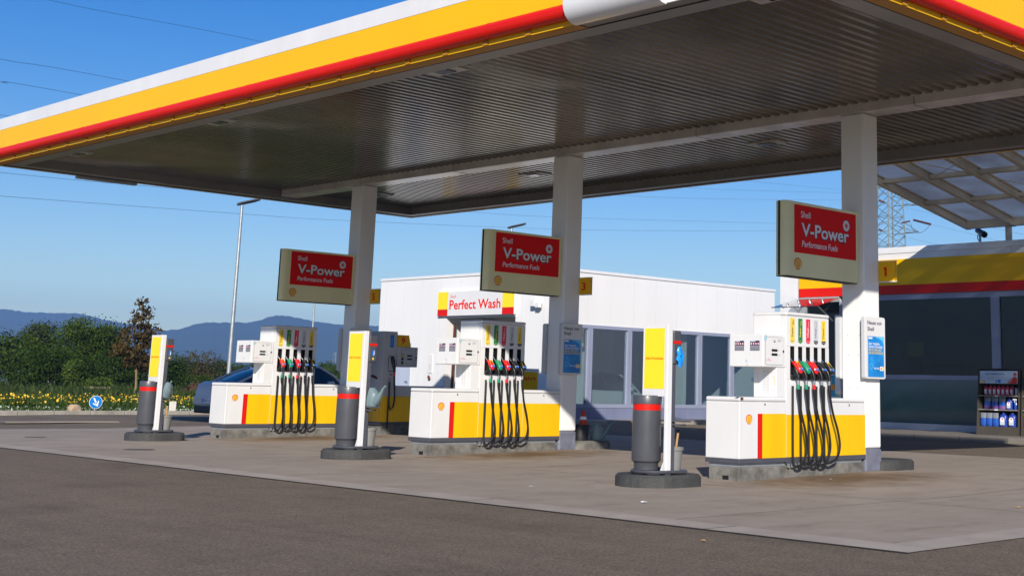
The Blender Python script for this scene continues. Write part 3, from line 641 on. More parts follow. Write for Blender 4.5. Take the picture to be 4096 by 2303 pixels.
def number_sign(yi, num, lab):
    o = thing('number_sign', lab, 'sign', (0, yi, 0), 0, 'yellow pump number signs on the columns')
    top = F((0, 0, 0), (1, 0, 0), (0, 1, 0)); mb = MB()
    def plan(g):
        pts = [(0.35-g, 0.0), (0.43, 0.0)]
        for i in range(7): t = rad(0-90*i/6); pts.append((0.35+0.08*math.cos(t), -0.25+(0.06+g)*math.sin(t)))
        for i in range(7): t = rad(270-90*i/6); pts.append((0.40+(0.05+g)*math.cos(t), -0.25+(0.05+g)*math.sin(t)))
        return pts
    mb.prism(top, plan(0.0), 2.692, 2.98, YELF); b = mb.build('casing', o)
    mb = MB(); mb.prism(top, plan(0.006), 2.68, 2.691, WHITE); mb.prism(top, plan(0.006), 2.981, 2.992, WHITE); mb.box(0.342, 0.349, -0.012, -0.001, 2.692, 2.98, WHITE); mb.build('trim', o)
    mb = MB(); (mb.poly(FA(0.35, 0, 0), [(0.125, 2.765), (0.16, 2.765), (0.16, 2.90), (0.132, 2.90), (0.105, 2.885), (0.105, 2.86), (0.125, 2.868)], REDS, 0.004) if num == '1' else mb.text(FA(0.35, 0, 0), num, 0.135, 2.765, 0.135, REDS, wid=0.095, align='c', bold=0.025, d=0.004)); mb.build('numeral', o)
def poster_art(mb, fr, a0, a1, b0, b1):
    mb.rect(fr, a0, a1, b0, b1, POSTB, 0.003)
    W, H = a1-a0, b1-b0; LB_ = mat('pale cyan print', (0.12, 0.55, 0.85), 0.4, var=0.2, scale=8)
    mb.poly(fr, [(a0+W*0.45, b1), (a0+W*0.6, b1-H*0.04), (a0+W*0.75, b1-H*0.05), (a0+W*0.88, b1-H*0.10), (a1, b1-H*0.2), (a1, b1)], LB_, 0.0045)
    mb.rect(fr, a0+0.01, a0+W*0.28, b1-0.035, b1-0.012, WPRT, 0.005)
    for k, (t, c) in enumerate((('ERST TANKEN,', WPRT), ('DANN STRAHLEN', WPRT), ('BIS ZU 50% AUF', YPRT), ('DIE AUTOWÄSCHE', YPRT))):
        mb.text(fr, t, a0+W*0.04, b1-H*0.21-k*H*0.075, H*0.052, c, wid=W*(0.70, 0.86, 0.80, 0.90)[k], bold=0.02, d=0.006)
    for (u, v, r) in ((0.22, 0.44, 0.05), (0.68, 0.42, 0.035), (0.2, 0.27, 0.09), (0.12, 0.2, 0.05), (0.35, 0.35, 0.03)): mb.ringd(fr, a0+W*u, b0+H*v, r*W*0.8, r*W*1.1, LB_, 0.005, 16)
    mb.text(fr, 'GO WELL', a0+W*0.36, b0+H*0.19, H*0.045, WPRT, wid=W*0.34, bold=0.02, d=0.006)
    mb.rect(fr, a0+W*0.78, a1, b0+H*0.16, b0+H*0.255, YPRT, 0.005); mb.rect(fr, a0+W*0.73, a0+W*0.9, b0+H*0.155, b0+H*0.26, WPRT, 0.006); mb.emblem(fr, a0+W*0.815, b0+H*0.207, H*0.07, 0.008)
def news_panel(yi, front, lab):
    o = thing('poster_display', lab, 'poster panel', (0, yi, 0), 0, 'white poster panels on the canopy columns')
    def rr(a0, a1, b0, b1, c):
        pts = []
        for cx, cy, t0 in ((a1-c, b1-c, 0), (a0+c, b1-c, 90), (a0+c, b0+c, 180), (a1-c, b0+c, 270)):
            for k in range(5): t = rad(t0+k*22.5); pts.append((cx+c*math.cos(t), cy+c*math.sin(t)))
        return pts
    if front: fr = FB(0, -0.075, 0); a0, a1 = -0.085, 0.412
    else: fr = F((0, 0.48, 0), (-1, 0, 0), (0, 0, 1)); a0, a1 = -0.45, 0.047
    mb = MB(); mb.prism(fr, rr(a0, a1, 1.283, 2.167, 0.035), -0.075, -0.018, SILV); mb.prism(fr, rr(a0+0.004, a1-0.004, 1.287, 2.163, 0.033), -0.018, 0.0, WHITE); mb.build('casing', o)
    mb = MB()
    mb.text(fr, 'Neues von', a0+0.045, 2.055, 0.054, NAVY, wid=0.36, d=0.003, bold=0.012); mb.text(fr, 'Shell', a0+0.045, 1.965, 0.054, NAVY, wid=0.165, d=0.003, bold=0.012)
    mb.rect(fr, a0+0.045, a0+0.462, 1.305, 1.892, SILV, 0.002); poster_art(mb, fr, a0+0.052, a0+0.455, 1.313, 1.885); mb.build('poster', o)
for yi, n, w_ in ((YC, '1', 'nearest'), (YB, '3', 'middle'), (YA, '5', 'farthest')):
    fuel_sign(yi, 'red fuel sign in cream casing on the column of the number %s sign' % n)
    number_sign(yi, n, 'small yellow sign with the red numeral %s on its column' % n)
    news_panel(yi, True, 'white panel with blue poster on the sunny side of the number %s column' % n)
    news_panel(yi, False, 'white panel seen edge-on behind the number %s column' % n)

# ---------------------------------------------------------------- island heads: base, bin, board, pail, can
def stadium(cx, cy, w_, L_, n=14):
    pts = []
    for i in range(n+1): t = rad(90+180*i/n); pts.append((cx-L_/2+w_*math.cos(t), cy+w_*math.sin(t)))
    for i in range(n+1): t = rad(-90+180*i/n); pts.append((cx+L_/2+w_*0.55*math.cos(t), cy+w_*math.sin(t)))
    return pts
def headgroup(yi, n, dy, can):
    top = F((0, 0, 0), (1, 0, 0), (0, 1, 0)); Y = yi+dy
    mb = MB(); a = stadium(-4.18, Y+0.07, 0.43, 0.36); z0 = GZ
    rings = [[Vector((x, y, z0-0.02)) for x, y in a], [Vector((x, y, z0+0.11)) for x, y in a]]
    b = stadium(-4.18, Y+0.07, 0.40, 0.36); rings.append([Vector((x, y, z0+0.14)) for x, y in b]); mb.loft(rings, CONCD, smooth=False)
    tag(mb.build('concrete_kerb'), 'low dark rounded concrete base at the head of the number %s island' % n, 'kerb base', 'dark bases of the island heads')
    B = GZ+0.14
    o = thing('service_stand', 'white stand with tall yellow board at the head of the number %s island' % n, 'service stand', (-4.40, Y, B), 0, 'service stands at the island heads')
    mb = MB(); f0, f1 = -0.232, 0.178
    mb.box(-0.03, 0.045, f0, f1, 0.90, 1.742, WHITE, 0.006); mb.box(-0.035, 0.05, f0-0.006, f0+0.042, 0.0, 1.744, WHITE, 0.008)
    mb.prism(F((0, 0, 0), (0, 1, 0), (0, 0, 1)), [(f0+0.042, 0.0), (f0+0.115, 0.02), (f0+0.05, 0.16), (f0+0.042, 0.16)], -0.02, 0.03, WHITE); fo = mb.build('frame', o)
    mb = MB(); fr = FA(-0.03, 0, 0); mb.rect(fr, -0.148, 0.182, 0.992, 1.706, YELT, 0.003)
    mb.text(fr, 'Alle Produkte', 0.017, 1.335, 0.030, REDS, wid=0.29, align='c', d=0.005, bold=0.01); mb.build('yellow_board', o)
    mb = MB(); mb.box(0.06, 0.20, -0.245, -0.02, 1.28, 1.68, GREY, 0.02, 3)
    fr = FB(0, -0.245, 0); fr2 = FA(0.06, 0, 0); mb.obox(fr, 0.058, 0.202, 1.525, 1.56, -0.01, 0.002, RED)
    if can or n == '5':
        mb.disc(fr, 0.13, 1.42, 0.026, BLUE, 0.003, 16, 0.05); mb.poly(fr, [(0.135, 1.375), (0.15, 1.40), (0.148, 1.45), (0.14, 1.46)], WPRT, 0.004); mb.disc(fr, 0.13, 1.335, 0.016, YPRT, 0.003, 12)
    mb.build('towel_dispenser', o)
    if n == '1':
        mb = MB(); random.seed(3)
        rings = []
        for k in range(9):
            t = k/8; z = 1.49-0.24*t; r = 0.05*math.sin(math.pi*(0.12+0.76*t))
            rings.append([Vector((0.13+r*(1+0.5*random.uniform(-1, 1))*math.cos(2*math.pi*i/10)+0.02*t, -0.275-abs(0.6*r)*(1+0.5*random.uniform(-1, 1))*math.sin(2*math.pi*i/10), z)) for i in range(10)])
        mb.loft(rings, mat('blue plastic glove', (0.01, 0.28, 0.85), 0.25, var=0.3, scale=20)); tag(mb.build('plastic_glove'), 'crumpled blue plastic glove hanging from the dispenser of the number 1 island', 'glove').location = (-4.40, Y, B)
    mb = MB(); mb.box(0.06, 0.20, -0.42, -0.05, 0.612, 0.632, GREYD, 0.006); mb.box(0.06, 0.17, -0.36, -0.05, 0.57, 0.585, GREYD, 0.004); mb.build('shelf', o)
    mb = MB(); mb.box(0.05, 0.12, f0+0.005, f0+0.05, 0.02, 1.3, GREYD); mb.build('post', o)
    mb = MB(); rp = []                              # tubular ring round the foot
    for i in range(13): t = rad(90+180*i/12); rp.append((-0.03+0.22*math.cos(t), 0.09-0.09+0.22*math.sin(t)*1.12, 0.035))
    rp += [(0.25, 0.0-0.29, 0.035), (0.31, -0.25, 0.035), (0.31, 0.2, 0.035), (0.25, 0.246, 0.035), rp[0]]
    mb.tube(rp, 0.020, GREY, 8); mb.box(-0.2, 0.25, -0.05, 0.0, -0.0, 0.018, GREYD); mb.box(-0.05, 0.0, -0.25, 0.22, 0.0, 0.017, GREYD); mb.build('foot_ring', o)
    # bin
    o2 = thing('litter_bin', 'tall slate grey round bin with red band at the number %s island' % n, 'bin', (-4.43, Y+0.09, B), 0, 'grey bins at the island heads')
    mb = MB(); mb.lathe([(0.146, 0.05), (0.146, 0.125), (0.152, 0.135), (0.172, 0.15), (0.176, 0.17), (0.173, 0.735), (0.168, 0.738)], (0, 0, 0), GREY, 40); mb.build('drum', o2)
    mb = MB(); mb.lathe([(0.1695, 0.7385), (0.1695, 0.808)], (0, 0, 0), RED, 40, cap=False); mb.build('red_band', o2)
    mb = MB(); mb.lathe([(0.168, 0.809), (0.175, 0.811), (0.177, 0.905), (0.172, 0.913), (0.15, 0.913), (0.142, 0.90), (0.142, 0.82), (0.0001, 0.818)], (0, 0, 0), GREY, 40, cap=False); mb.build('rim', o2)
    # pail
    o3 = thing('pail', 'light grey plastic pail standing at the number %s island' % n, 'bucket', (-4.17, Y-0.115, B), 0, 'grey pails at the island heads')
    mb = MB(); mb.lathe([(0.080, 0.012), (0.108, 0.275), (0.119, 0.276), (0.121, 0.312), (0.114, 0.314), (0.104, 0.30), (0.082, 0.03), (0.0001, 0.03)], (0, 0, 0), PAILM, 28, cap=False); mb.lathe([(0.0001, 0.011), (0.08, 0.012)], (0, 0, 0), PAILM, 28, cap=False); mb.build('bucket', o3)
    if n != '3':
        o4 = thing('squeegee', 'wooden handled squeegee leaning in the pail of the number %s island' % n, 'squeegee', (-4.17, Y-0.115, B), 0, 'squeegees in the pails')
        mb = MB(); mb.tube([(0.03, 0.02, 0.05), (-0.02, -0.06, 0.33), (-0.05, -0.115, 0.50)], 0.014, WOOD, 8); mb.build('handle', o4)
        mb = MB(); mb.tube([(-0.048, -0.112, 0.485), (-0.053, -0.121, 0.515)], 0.0148, BLACKM, 8); mb.build('tip', o4)
    if can: watering_can((-4.27, Y-0.30, B+0.634), -1.57 if n == '3' else -1.9, 'blue grey watering can on the shelf of the number %s island' % n, 0.92 if n == '3' else 0.88)
def watering_can(loc, rz, lab, s=1.0, pos='c'):
    o = thing('watering_can', lab, 'watering can', loc, rz, 'blue grey watering cans'); o.scale = (s, s, s)
    mb = MB()
    def el(cx, z, rx, ry): return [Vector((cx+rx*math.cos(2*math.pi*i/16), ry*math.sin(2*math.pi*i/16), z)) for i in range(16)]
    mb.loft([el(0, 0.0, 0.105, 0.085), el(0.0, 0.02, 0.115, 0.095), el(0.01, 0.12, 0.118, 0.098), el(0.02, 0.20, 0.11, 0.09), el(0.0, 0.25, 0.075, 0.075), el(-0.02, 0.285, 0.05, 0.055), el(-0.02, 0.295, 0.04, 0.045)], CANM); mb.build('body', o)
    mb = MB(); mb.tube([(0.05, 0, 0.06), (0.12, 0, 0.10), (0.19, 0, 0.17), (0.24, 0, 0.24), (0.29, 0, 0.30), (0.33, 0, 0.325), (0.35, 0, 0.312)], [0.075, 0.07, 0.042, 0.026, 0.019, 0.016, 0.015], CANM, 12); mb.build('spout', o)
    mb = MB(); mb.tube([(-0.07, 0, 0.27), (-0.12, 0, 0.30), (-0.165, 0, 0.27), (-0.175, 0, 0.20), (-0.155, 0, 0.12), (-0.10, 0, 0.07)], 0.017, CANM, 8); mb.build('handle', o)
    return o
headgroup(YC, '1', 0.0, False)
headgroup(YB, '3', -0.16, True)
headgroup(YA, '5', -0.22, True)
# island tails behind the columns
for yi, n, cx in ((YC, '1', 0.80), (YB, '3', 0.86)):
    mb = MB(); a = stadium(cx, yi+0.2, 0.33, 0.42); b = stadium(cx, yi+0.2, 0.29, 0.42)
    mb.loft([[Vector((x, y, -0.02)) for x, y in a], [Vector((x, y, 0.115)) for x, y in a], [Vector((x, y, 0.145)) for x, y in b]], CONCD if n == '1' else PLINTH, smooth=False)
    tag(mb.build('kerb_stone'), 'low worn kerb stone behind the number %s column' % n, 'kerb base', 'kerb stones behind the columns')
watering_can((0.92, YB+0.02, 0.146), -0.35, 'dark watering can in shade on the kerb stone behind the middle column', 1.0)
mb = MB(); mb.lathe([(0.135, 0.146), (0.15, 0.41), (0.145, 0.42), (0.13, 0.40), (0.12, 0.2), (0.0001, 0.2)], (0.62, YB+0.12, 0), BLACKM, 24, cap=False)
tag(mb.build('black_tub'), 'black tub on the kerb stone behind the middle column, under the orange cone', 'tub')
o = thing('traffic_cone', 'orange traffic cone standing in the black tub behind the middle column', 'traffic cone', (0.66, YB+0.1, 0.395))
mb = MB(); mb.lathe([(0.088, 0.0), (0.085, 0.01), (0.028, 0.265), (0.024, 0.27), (0.0001, 0.27)], (0, 0, 0), ORANGE, 20, cap=False); mb.build('cone', o)
mb = MB(); mb.lathe([(0.0655, 0.11), (0.052, 0.165)], (0, 0, 0), WPRT, 20, cap=False); mb.build('reflective_band', o)

# ---------------------------------------------------------------- single-nozzle pump number 9 behind the far column
GP = mat('shade toned pump paint', (0.48, 0.49, 0.52), 0.4, var=0.06)  # grey-white body with the canopy shade put into its colour
o = thing('truck_pump', 'grey single-nozzle pump with yellow numeral 9 panel behind the far column', 'fuel pump', (0, 12.73, 0))
mb = MB(); mb.box(0.80, 2.4, 0.02, 0.55, -0.02, 0.195, PLINTH, 0.01); mb.build('plinth', o)
mb = MB(); mb.box(0.76, 2.42, -0.003, 0.565, 0.196, 0.255, GREYD); mb.build('skirt', o)
mb = MB(); mb.box(0.76, 1.115, 0.0, 0.56, 0.257, 2.135, GP, 0.012)
for fr, a0, a1 in ((FB(0, 0, 0), 0.763, 1.112), (FA(0.76, 0, 0), -0.557, -0.003)): mb.rect(fr, a0, a1, 0.258, 0.785, YEL, 0.002)
fr = FB(0, 0, 0); mb.rect(fr, 0.925, 1.02, 1.80, 2.06, BLUE, 0.002); mb.text(fr, 'AdBlue', 0.985, 1.84, 0.04, mat('pale cyan print', (0.12, 0.55, 0.85), 0.4), wid=0.18, rot=90, d=0.004)
mb.rect(fr, 0.90, 1.05, 1.30, 1.62, GREYD, 0.003); mb.rect(fr, 0.915, 1.035, 1.315, 1.605, SILV, 0.004); mb.disc(fr, 0.985, 1.235, 0.018, BLACKM, 0.004); mb.rect(fr, 0.93, 0.99, 1.08, 1.16, TEXTG, 0.003)
fr = FA(0.76, 0, 0); mb.poly(fr, [(-0.42, 1.20), (-0.34, 1.23), (-0.20, 1.20), (-0.13, 1.15), (-0.18, 1.13), (-0.36, 1.17)], BROWN, 0.002); tw = mb.build('tower', o)
mb = MB(); mb.box(1.118, 2.40, 0.0, 0.56, 0.257, 0.785, YEL, 0.008); mb.box(1.118, 2.40, 0.0, 0.56, 0.7855, 1.005, GP, 0.008); mb.build('cabinet', o)
mb = MB(); mb.box(1.118, 1.65, -0.02, 0.50, 1.40, 1.82, GP, 0.012); fr = FB(0, -0.02, 0)
mb.ringd(fr, 1.40, 1.61, 0.255, 0.262, GREYD, 0.002, n=4, t0=rad(45), t1=rad(405))
for b in (1.62, 1.55): mb.rect(fr, 1.37, 1.50, b, b+0.035, BLACKM, 0.004)
mb.text(fr, '€', 1.52, 1.625, 0.022, TEXTG, d=0.004); mb.text(fr, 'Liter', 1.52, 1.555, 0.022, TEXTG, wid=0.06, d=0.004); mb.poly(fr, [(1.585, 1.60), (1.61, 1.575), (1.635, 1.60), (1.61, 1.625)], BLACKM, 0.006)
for k, c in enumerate((BLACKM, BLACKM, YPRT, WPRT)): mb.disc(fr, 1.25, 1.49+0.075*k, 0.032, BLACKM, 0.003, 16); mb.disc(fr, 1.25, 1.49+0.075*k, 0.024, c, 0.004, 16)
mb.text(fr, 'Shell', 1.34, 1.47, 0.018, REDP, wid=0.05, d=0.004); mb.build('display_box', o)
mb = MB(); mb.prism(FB(0, 0, 0), [(1.118, 1.822), (1.47, 1.822), (1.41, 2.07), (1.118, 2.07)], -0.3, -0.0, YELF); mb.text(FB(0, 0, 0), '9', 1.26, 1.89, 0.13, REDS, wid=0.10, bold=0.025, align='c', d=0.004); mb.build('number_panel', o)
mb = MB(); mb.tube([(0.98, -0.02, 1.60), (0.985, -0.06, 1.52), (1.0, -0.075, 1.40), (1.02, -0.08, 1.28)], [0.03, 0.045, 0.035, 0.02], BLACK, 10); mb.cyl((1.02, -0.08, 1.28), (1.02, -0.08, 1.20), 0.024, REDP, n=10); mb.build('nozzle', o)
mb = MB(); mb.tube([(1.02, -0.08, 1.21), (1.035, -0.085, 1.0), (1.05, -0.09, 0.75), (1.03, -0.09, 0.58), (0.97, -0.07, 0.5), (0.945, -0.04, 0.62), (0.94, -0.03, 1.08)], 0.02, BLACK, 8); mb.tube([(0.94, -0.03, 1.08), (0.94, -0.03, 0.12)], 0.017, BLACK, 8); mb.build('hose', o)
o = thing('exit_sign', 'yellow exit sign in white frame behind the middle pump', 'sign', (0, 17.0, 0))
mb = MB(); mb.box(7.9, 9.03, -0.02, 0.06, 0.45, 1.51, WHITE, 0.01); mb.box(8.0, 8.06, 0.0, 0.05, 0, 0.45, WHITE); mb.box(8.86, 8.92, 0.0, 0.05, 0, 0.45, WHITE); mb.build('frame', o)
mb = MB(); fr = FB(0, -0.02, 0); mb.rect(fr, 7.95, 8.98, 0.5, 1.42, YELF, 0.003); mb.text(fr, 'Ausfahrt', 8.92, 1.20, 0.105, REDS, wid=0.86, bold=0.02, align='r', d=0.005); mb.build('sign_face', o)

# ---------------------------------------------------------------- wash building
XW, YW, RW = 10.6, 17.8, 4.45
WALL = mat('white wall cladding', (0.77, 0.77, 0.765), 0.5, var=0.035, scale=0.6, streak=4)
INW = mat('wash hall wall', (0.68, 0.69, 0.66), 0.5, var=0.12, scale=1.2, streak=3)
DARK = mat('dark interior', (0.02, 0.021, 0.023), 0.7)
wb = thing('wash_building', 'long white flat-roofed car wash building with blue grey window band', 'building')
XE, YE = 20.5, 26.78
mb = MB()
mb.box(XW, XW+0.15, 23.18, YE, 0, RW-0.09, WALL); mb.box(XW, XW+0.15, 19.86, 23.18, 3.08, RW-0.09, WALL); mb.box(XW, XW+0.15, YW, 19.86, 0, RW-0.09, WALL)
mb.box(XW+0.15, XE, YW, YW+0.15, 2.845, RW-0.09, WALL); mb.box(XE-0.15, XE, YW+0.15, YE-0.15, 0, RW-0.09, WALL); mb.box(XW+0.15, XE, YE-0.15, YE, 0, RW-0.09, WALL)
SEAM = mat('cladding joint', (0.58, 0.58, 0.58), 0.6)
y = 18.6
while y < YE:
    if not (19.86 < y < 23.18): mb.rect(FA(XW, 0, 0), -y, -y+0.008, 0.02, RW-0.1, SEAM, 0.001)
    else: mb.rect(FA(XW, 0, 0), -y, -y+0.008, 3.95, RW-0.1, SEAM, 0.001)
    y += 0.985
for k in range(10): mb.rect(FB(0, YW, 0), 11.62+0.975*k, 11.628+0.975*k, 2.86, RW-0.1, SEAM, 0.001)
mb.build('wall', wb)
mb = MB(); mb.box(XW-0.03, XE+0.03, YW-0.03, YE+0.03, RW-0.088, RW, WHITE, 0.008); mb.build('roof', wb)
mb = MB(); mb.box(XW+0.16, XE-0.16, YW+0.16, YE-0.16, 0.0, 0.02, mat('wash hall floor', (0.16, 0.16, 0.155), 0.4, var=0.3)); mb.build('hall_floor', wb)
mb = MB(); mb.box(XW+0.5, XE-0.16, 23.6, 23.75, 0.02, RW-0.1, INW); mb.box(12.5, 12.7, 21.2, 23.58, 0.02, RW-0.1, INW); mb.box(16.2, 16.35, 18.1, 19.0, 0.02, 3.6, INW); mb.build('hall_partition', wb)
mb = MB(); mb.box(12.05, 12.75, 18.7, 18.8, 0.05, 3.9, INW); mb.box(10.8, 11.45, 18.5, 18.6, 0.05, 3.9, INW); mb.build('splash_wall', wb)
mb = MB(); mb.box(XW+0.15, XE-0.15, YW-0.02, YW+0.13, 0.0, 0.446, BLUEB)
for k in range(7): mb.rect(FB(0, YW-0.02, 0), 12.4+1.22*k, 12.41+1.22*k, 0.13, 0.44, BLUEG, 0.002)
mb.build('base_panel', wb)
mu = [10.76, 11.73, 13.40, 15.02, 16.635, 18.235, 19.85, XE-0.1]
fo = MB(); fo.box(XW+0.15, XE, YW-0.035, YW+0.10, 0.449, 0.56, BLUEG, 0.004); fo.box(XW+0.15, XE, YW-0.035, YW+0.10, 2.742, 2.842, BLUEG, 0.004)
for x in mu:
    hw = 0.1 if x < XE-0.5 else 0.098; fo.box(x-hw, x+hw, YW-0.033, YW+0.098, 0.5605, 2.7415, BLUEG, 0.004); fo.rect(FB(0, YW-0.033, 0), x-0.006, x+0.006, 0.57, 2.74, BLUEB, 0.001)
fo = fo.build('window_frame', wb)
WG1 = glass('wash hall glass', (0.82, 0.90, 0.92), 0.20)
for i in range(7):
    mb = MB(); mb.box(mu[i]+0.101, mu[i+1]-0.101, YW+0.02, YW+0.032, 0.561, 2.741, WG1); mb.build('pane', wb)
mb = MB(); mb.box(XW+0.15, XW+0.6, 23.185, 23.4, 0.021, 3.08, WALL); mb.build('gate_jamb', wb)
mb = MB(); mb.box(XW+0.16, XW+1.0, 19.6, 19.855, 0.021, 3.08, INW); mb.build('gate_jamb', wb)
mb = MB(); mb.box(XW+0.2, XW+0.26, 23.0, 23.06, 0.2, 2.9, BROWN); mb.build('gate_rail', wb)
mb = MB(); mb.box(XW-0.012, XW+0.005, 24.92, 25.95, 0.0, 2.32, mat('grey blue door paint', (0.42, 0.48, 0.60), 0.45)); d_ = mb.build('door', wb)
mb = MB(); mb.box(XW-0.07, XW-0.055, 25.0, 25.14, 1.08, 1.10, STEEL); mb.box(XW-0.055, XW-0.0125, 25.005, 25.03, 1.06, 1.12, STEEL); mb.build('handle', d_)
o = thing('wash_sign', 'white sign with red lettering and yellow red ends over the wash gate', 'sign', (XW, 0, 0))
fr = FA(-0.10, 0, 0); mb = MB(); mb.box(-0.10, -0.002, 19.83, 23.53, 3.14, 3.90, WHITE, 0.006); mb.build('casing', o)
mb = MB(); mb.rect(fr, -23.525, -23.02, 3.145, 3.346, RED, 0.003); mb.rect(fr, -23.525, -23.02, 3.349, 3.895, YELT, 0.003); mb.rect(fr, -20.38, -19.835, 3.145, 3.346, RED, 0.003); mb.rect(fr, -20.38, -19.835, 3.349, 3.895, YELT, 0.003)
mb.text(fr, 'Shell', -22.90, 3.70, 0.085, REDS, wid=0.26, d=0.004); mb.text(fr, 'Perfect Wash', -22.93, 3.345, 0.285, REDS, wid=2.47, d=0.004, bold=0.02); mb.build('sign_face', o)
o = thing('floodlight', 'small white twin floodlight on the wash building wall', 'lamp', (XW, 18.72, 3.4))
mb = MB(); mb.box(-0.22, -0.10, -0.12, 0.06, -0.10, 0.05, WHITE, 0.015); mb.box(-0.2, -0.1, 0.1, 0.3, -0.06, 0.13, WHITE, 0.015); mb.build('lamp_head', o)
mb = MB(); mb.box(-0.1, -0.001, -0.05, 0.2, -0.03, 0.03, GALV); mb.build('bracket', o)
o = thing('notice_board', 'small pale notice plate with a warning figure on the wash wall', 'sign', (XW, 23.87, 0))
mb = MB(); mb.box(-0.025, -0.001, -0.11, 0.11, 1.36, 1.95, WHITED, 0.006); fr = FA(-0.025, 0, 0); mb.disc(fr, 0.0, 1.62, 0.02, TEXTG, 0.002, 10); mb.ringd(fr, 0, 1.52, 0.05, 0.056, SILV, 0.002); mb.rect(fr, -0.008, 0.008, 1.48, 1.6, TEXTG, 0.003); mb.build('plate', o)
mb = MB(); mb.tube([(-0.05, 0.02, 1.28), (-0.07, -0.02, 1.23), (-0.05, -0.05, 1.17)], [0.03, 0.045, 0.03], BROWN, 8); mb.build('knob', o)

# ---------------------------------------------------------------- shop building
XS, RS = 15.5, 5.03
sb = thing('shop_building', 'flat-roofed shop with yellow and red fascia and dark windows', 'building')
TEAL = mat('teal lower glazing', (0.016, 0.075, 0.095), 0.02, var=0.1, spec=1.0)
mb = MB(); mb.box(XS, XS+0.2, 12.93, 13.65, 0.12, 4.69, WHITE); mb.box(XS+0.2, 27, 13.45, 13.65, 0.12, 4.69, WALL); mb.box(26.8, 27, -12, 13.44, 0.12, 4.69, WALL)
mb.box(XS, 27, -12.0, 13.65, 4.86, RS, WHITE, 0.006); mb.box(XS+0.02, 26.98, -11.9, 13.63, 4.692, 4.858, WHITE)
y = 13.6
while y > -11: mb.rect(FA(XS, 0, 0), -y, -y+0.012, 4.862, RS-0.004, SEAM, 0.001); y -= 2.9
y = 12.3
while y > -11: mb.rect(FA(XS+0.02, 0, 0), -y, -y+0.012, 4.70, 4.855, SEAM, 0.001); y -= 1.55
mb.build('wall', sb)
mb = MB(); mb.box(XS-0.05, XS+0.15, -12, 12.93, 3.983, 4.69, YELF); mb.build('yellow_fascia', sb)
mb = MB(); mb.box(XS-0.05, XS+0.15, -12, 12.93, 3.737, 3.981, RED); mb.build('red_fascia', sb)
mb = MB(); mb.box(XS+0.0, XS+0.12, -12, 11.4, 3.582, 3.735, BLUEG); mb.box(XS-0.01, XS+0.11, -12, 11.4, 1.437, 1.557, BLUEG); mb.box(XS-0.005, XS+0.11, -12, 11.4, 0.12, 0.286, mat('pale base rail', (0.50, 0.51, 0.56), 0.5))
for yy in (11.4, 6.6, 2.1, -2.4, -6.9): mb.box(XS-0.008, XS+0.112, yy-0.12, yy+0.12, 1.5575, 3.5815, BLUEG); mb.box(XS, XS+0.1, yy-0.03, yy+0.03, 0.2865, 1.4365, BLUEB)
mb.box(XS-0.02, XS+0.15, 12.70, 12.93, 0.12, 3.735, WHITE); mb.box(XS-0.02, XS+0.1, 11.52, 12.70, 3.582, 3.735, WHITE); mb.box(XS-0.02, XS+0.1, 11.52, 12.70, 0.86, 0.95, WHITE); mb.box(XS, XS+0.1, 11.52, 12.7, 0.12, 0.86, WHITE)
mb.box(XS-0.12, XS-0.02, 11.42, 11.62, 1.0, 3.2, WHITE, 0.03); mb.build('window_frame', sb)
SG = glass('dark shop glass', (0.42, 0.47, 0.50), 0.0, ior=1.45)
ys = [11.4, 6.6, 2.1, -2.4, -6.9, -11.9]
for i in range(5):
    mb = MB(); mb.box(XS+0.045, XS+0.057, ys[i+1]+0.121, ys[i]-0.121, 1.558, 3.581, SG); mb.build('pane', sb)
    mb = MB(); mb.box(XS+0.03, XS+0.05, ys[i+1]+0.031, ys[i]-0.031, 0.287, 1.436, TEAL); mb.build('lower_pane', sb)
mb = MB(); mb.box(XS+0.045, XS+0.057, 11.53, 12.69, 0.951, 3.581, SG); mb.build('pane', sb)
mb = MB(); mb.box(XS+0.3, 26.7, -11.8, 13.4, 0.121, 0.14, DARK); mb.box(22, 22.1, -11.8, 13.4, 0.14, 4.6, mat('shop back wall', (0.45, 0.46, 0.47), 0.7)); mb.build('shop_interior', sb)
BL = mat('blind slats', (0.55, 0.57, 0.58), 0.5)
mb = MB()
for k in range(56): mb.box(XS+0.14, XS+0.17, 2.3, 10.2, 1.60+k*0.035, 1.602+k*0.035, BL)
mb.build('window_blind', sb)
mb = MB()                                           # counters and shelves inside
for (x, y, a, b, h) in ((17.4, 9.4, 0.5, 1.4, 1.9), (17.8, 7.4, 0.6, 1.0, 2.9), (18.6, 5.2, 0.5, 1.8, 1.7), (17.2, 11.9, 0.5, 0.5, 1.3), (18.4, 3.0, 0.5, 1.2, 2.1)): mb.box(x, x+a, y-b/2, y+b/2, 0.14, h, mat('shop shelf brown', (0.30, 0.22, 0.16), 0.6))
mb.build('shop_shelving', sb)
mb = MB(); fr = FA(XS+0.12, 0, 0); mb.rect(fr, -9.35, -8.85, 2.05, 2.45, mat('faint yellow notice', (0.85, 0.72, 0.06), 0.5), 0); mb.rect(fr, -9.9, -9.55, 1.95, 2.4, mat('faint grey notice', (0.45, 0.45, 0.30), 0.5), 0); mb.disc(fr, -5.7, 2.4, 0.42, mat('faint violet sticker', (0.28, 0.28, 0.50), 0.5), 0, 24)
for k, t in enumerate(('GENUSS', 'VON', 'BESTER', 'VIELFALT')): mb.text(fr, t, -5.98, 2.55-0.13*k, 0.07, TEXTG, d=0.004)
mb.text(FA(XS+0.04, 0, 0), 'STOP', -12.0, 1.62, 0.10, WPRT, d=0.0); mb.build('window_notice', sb)
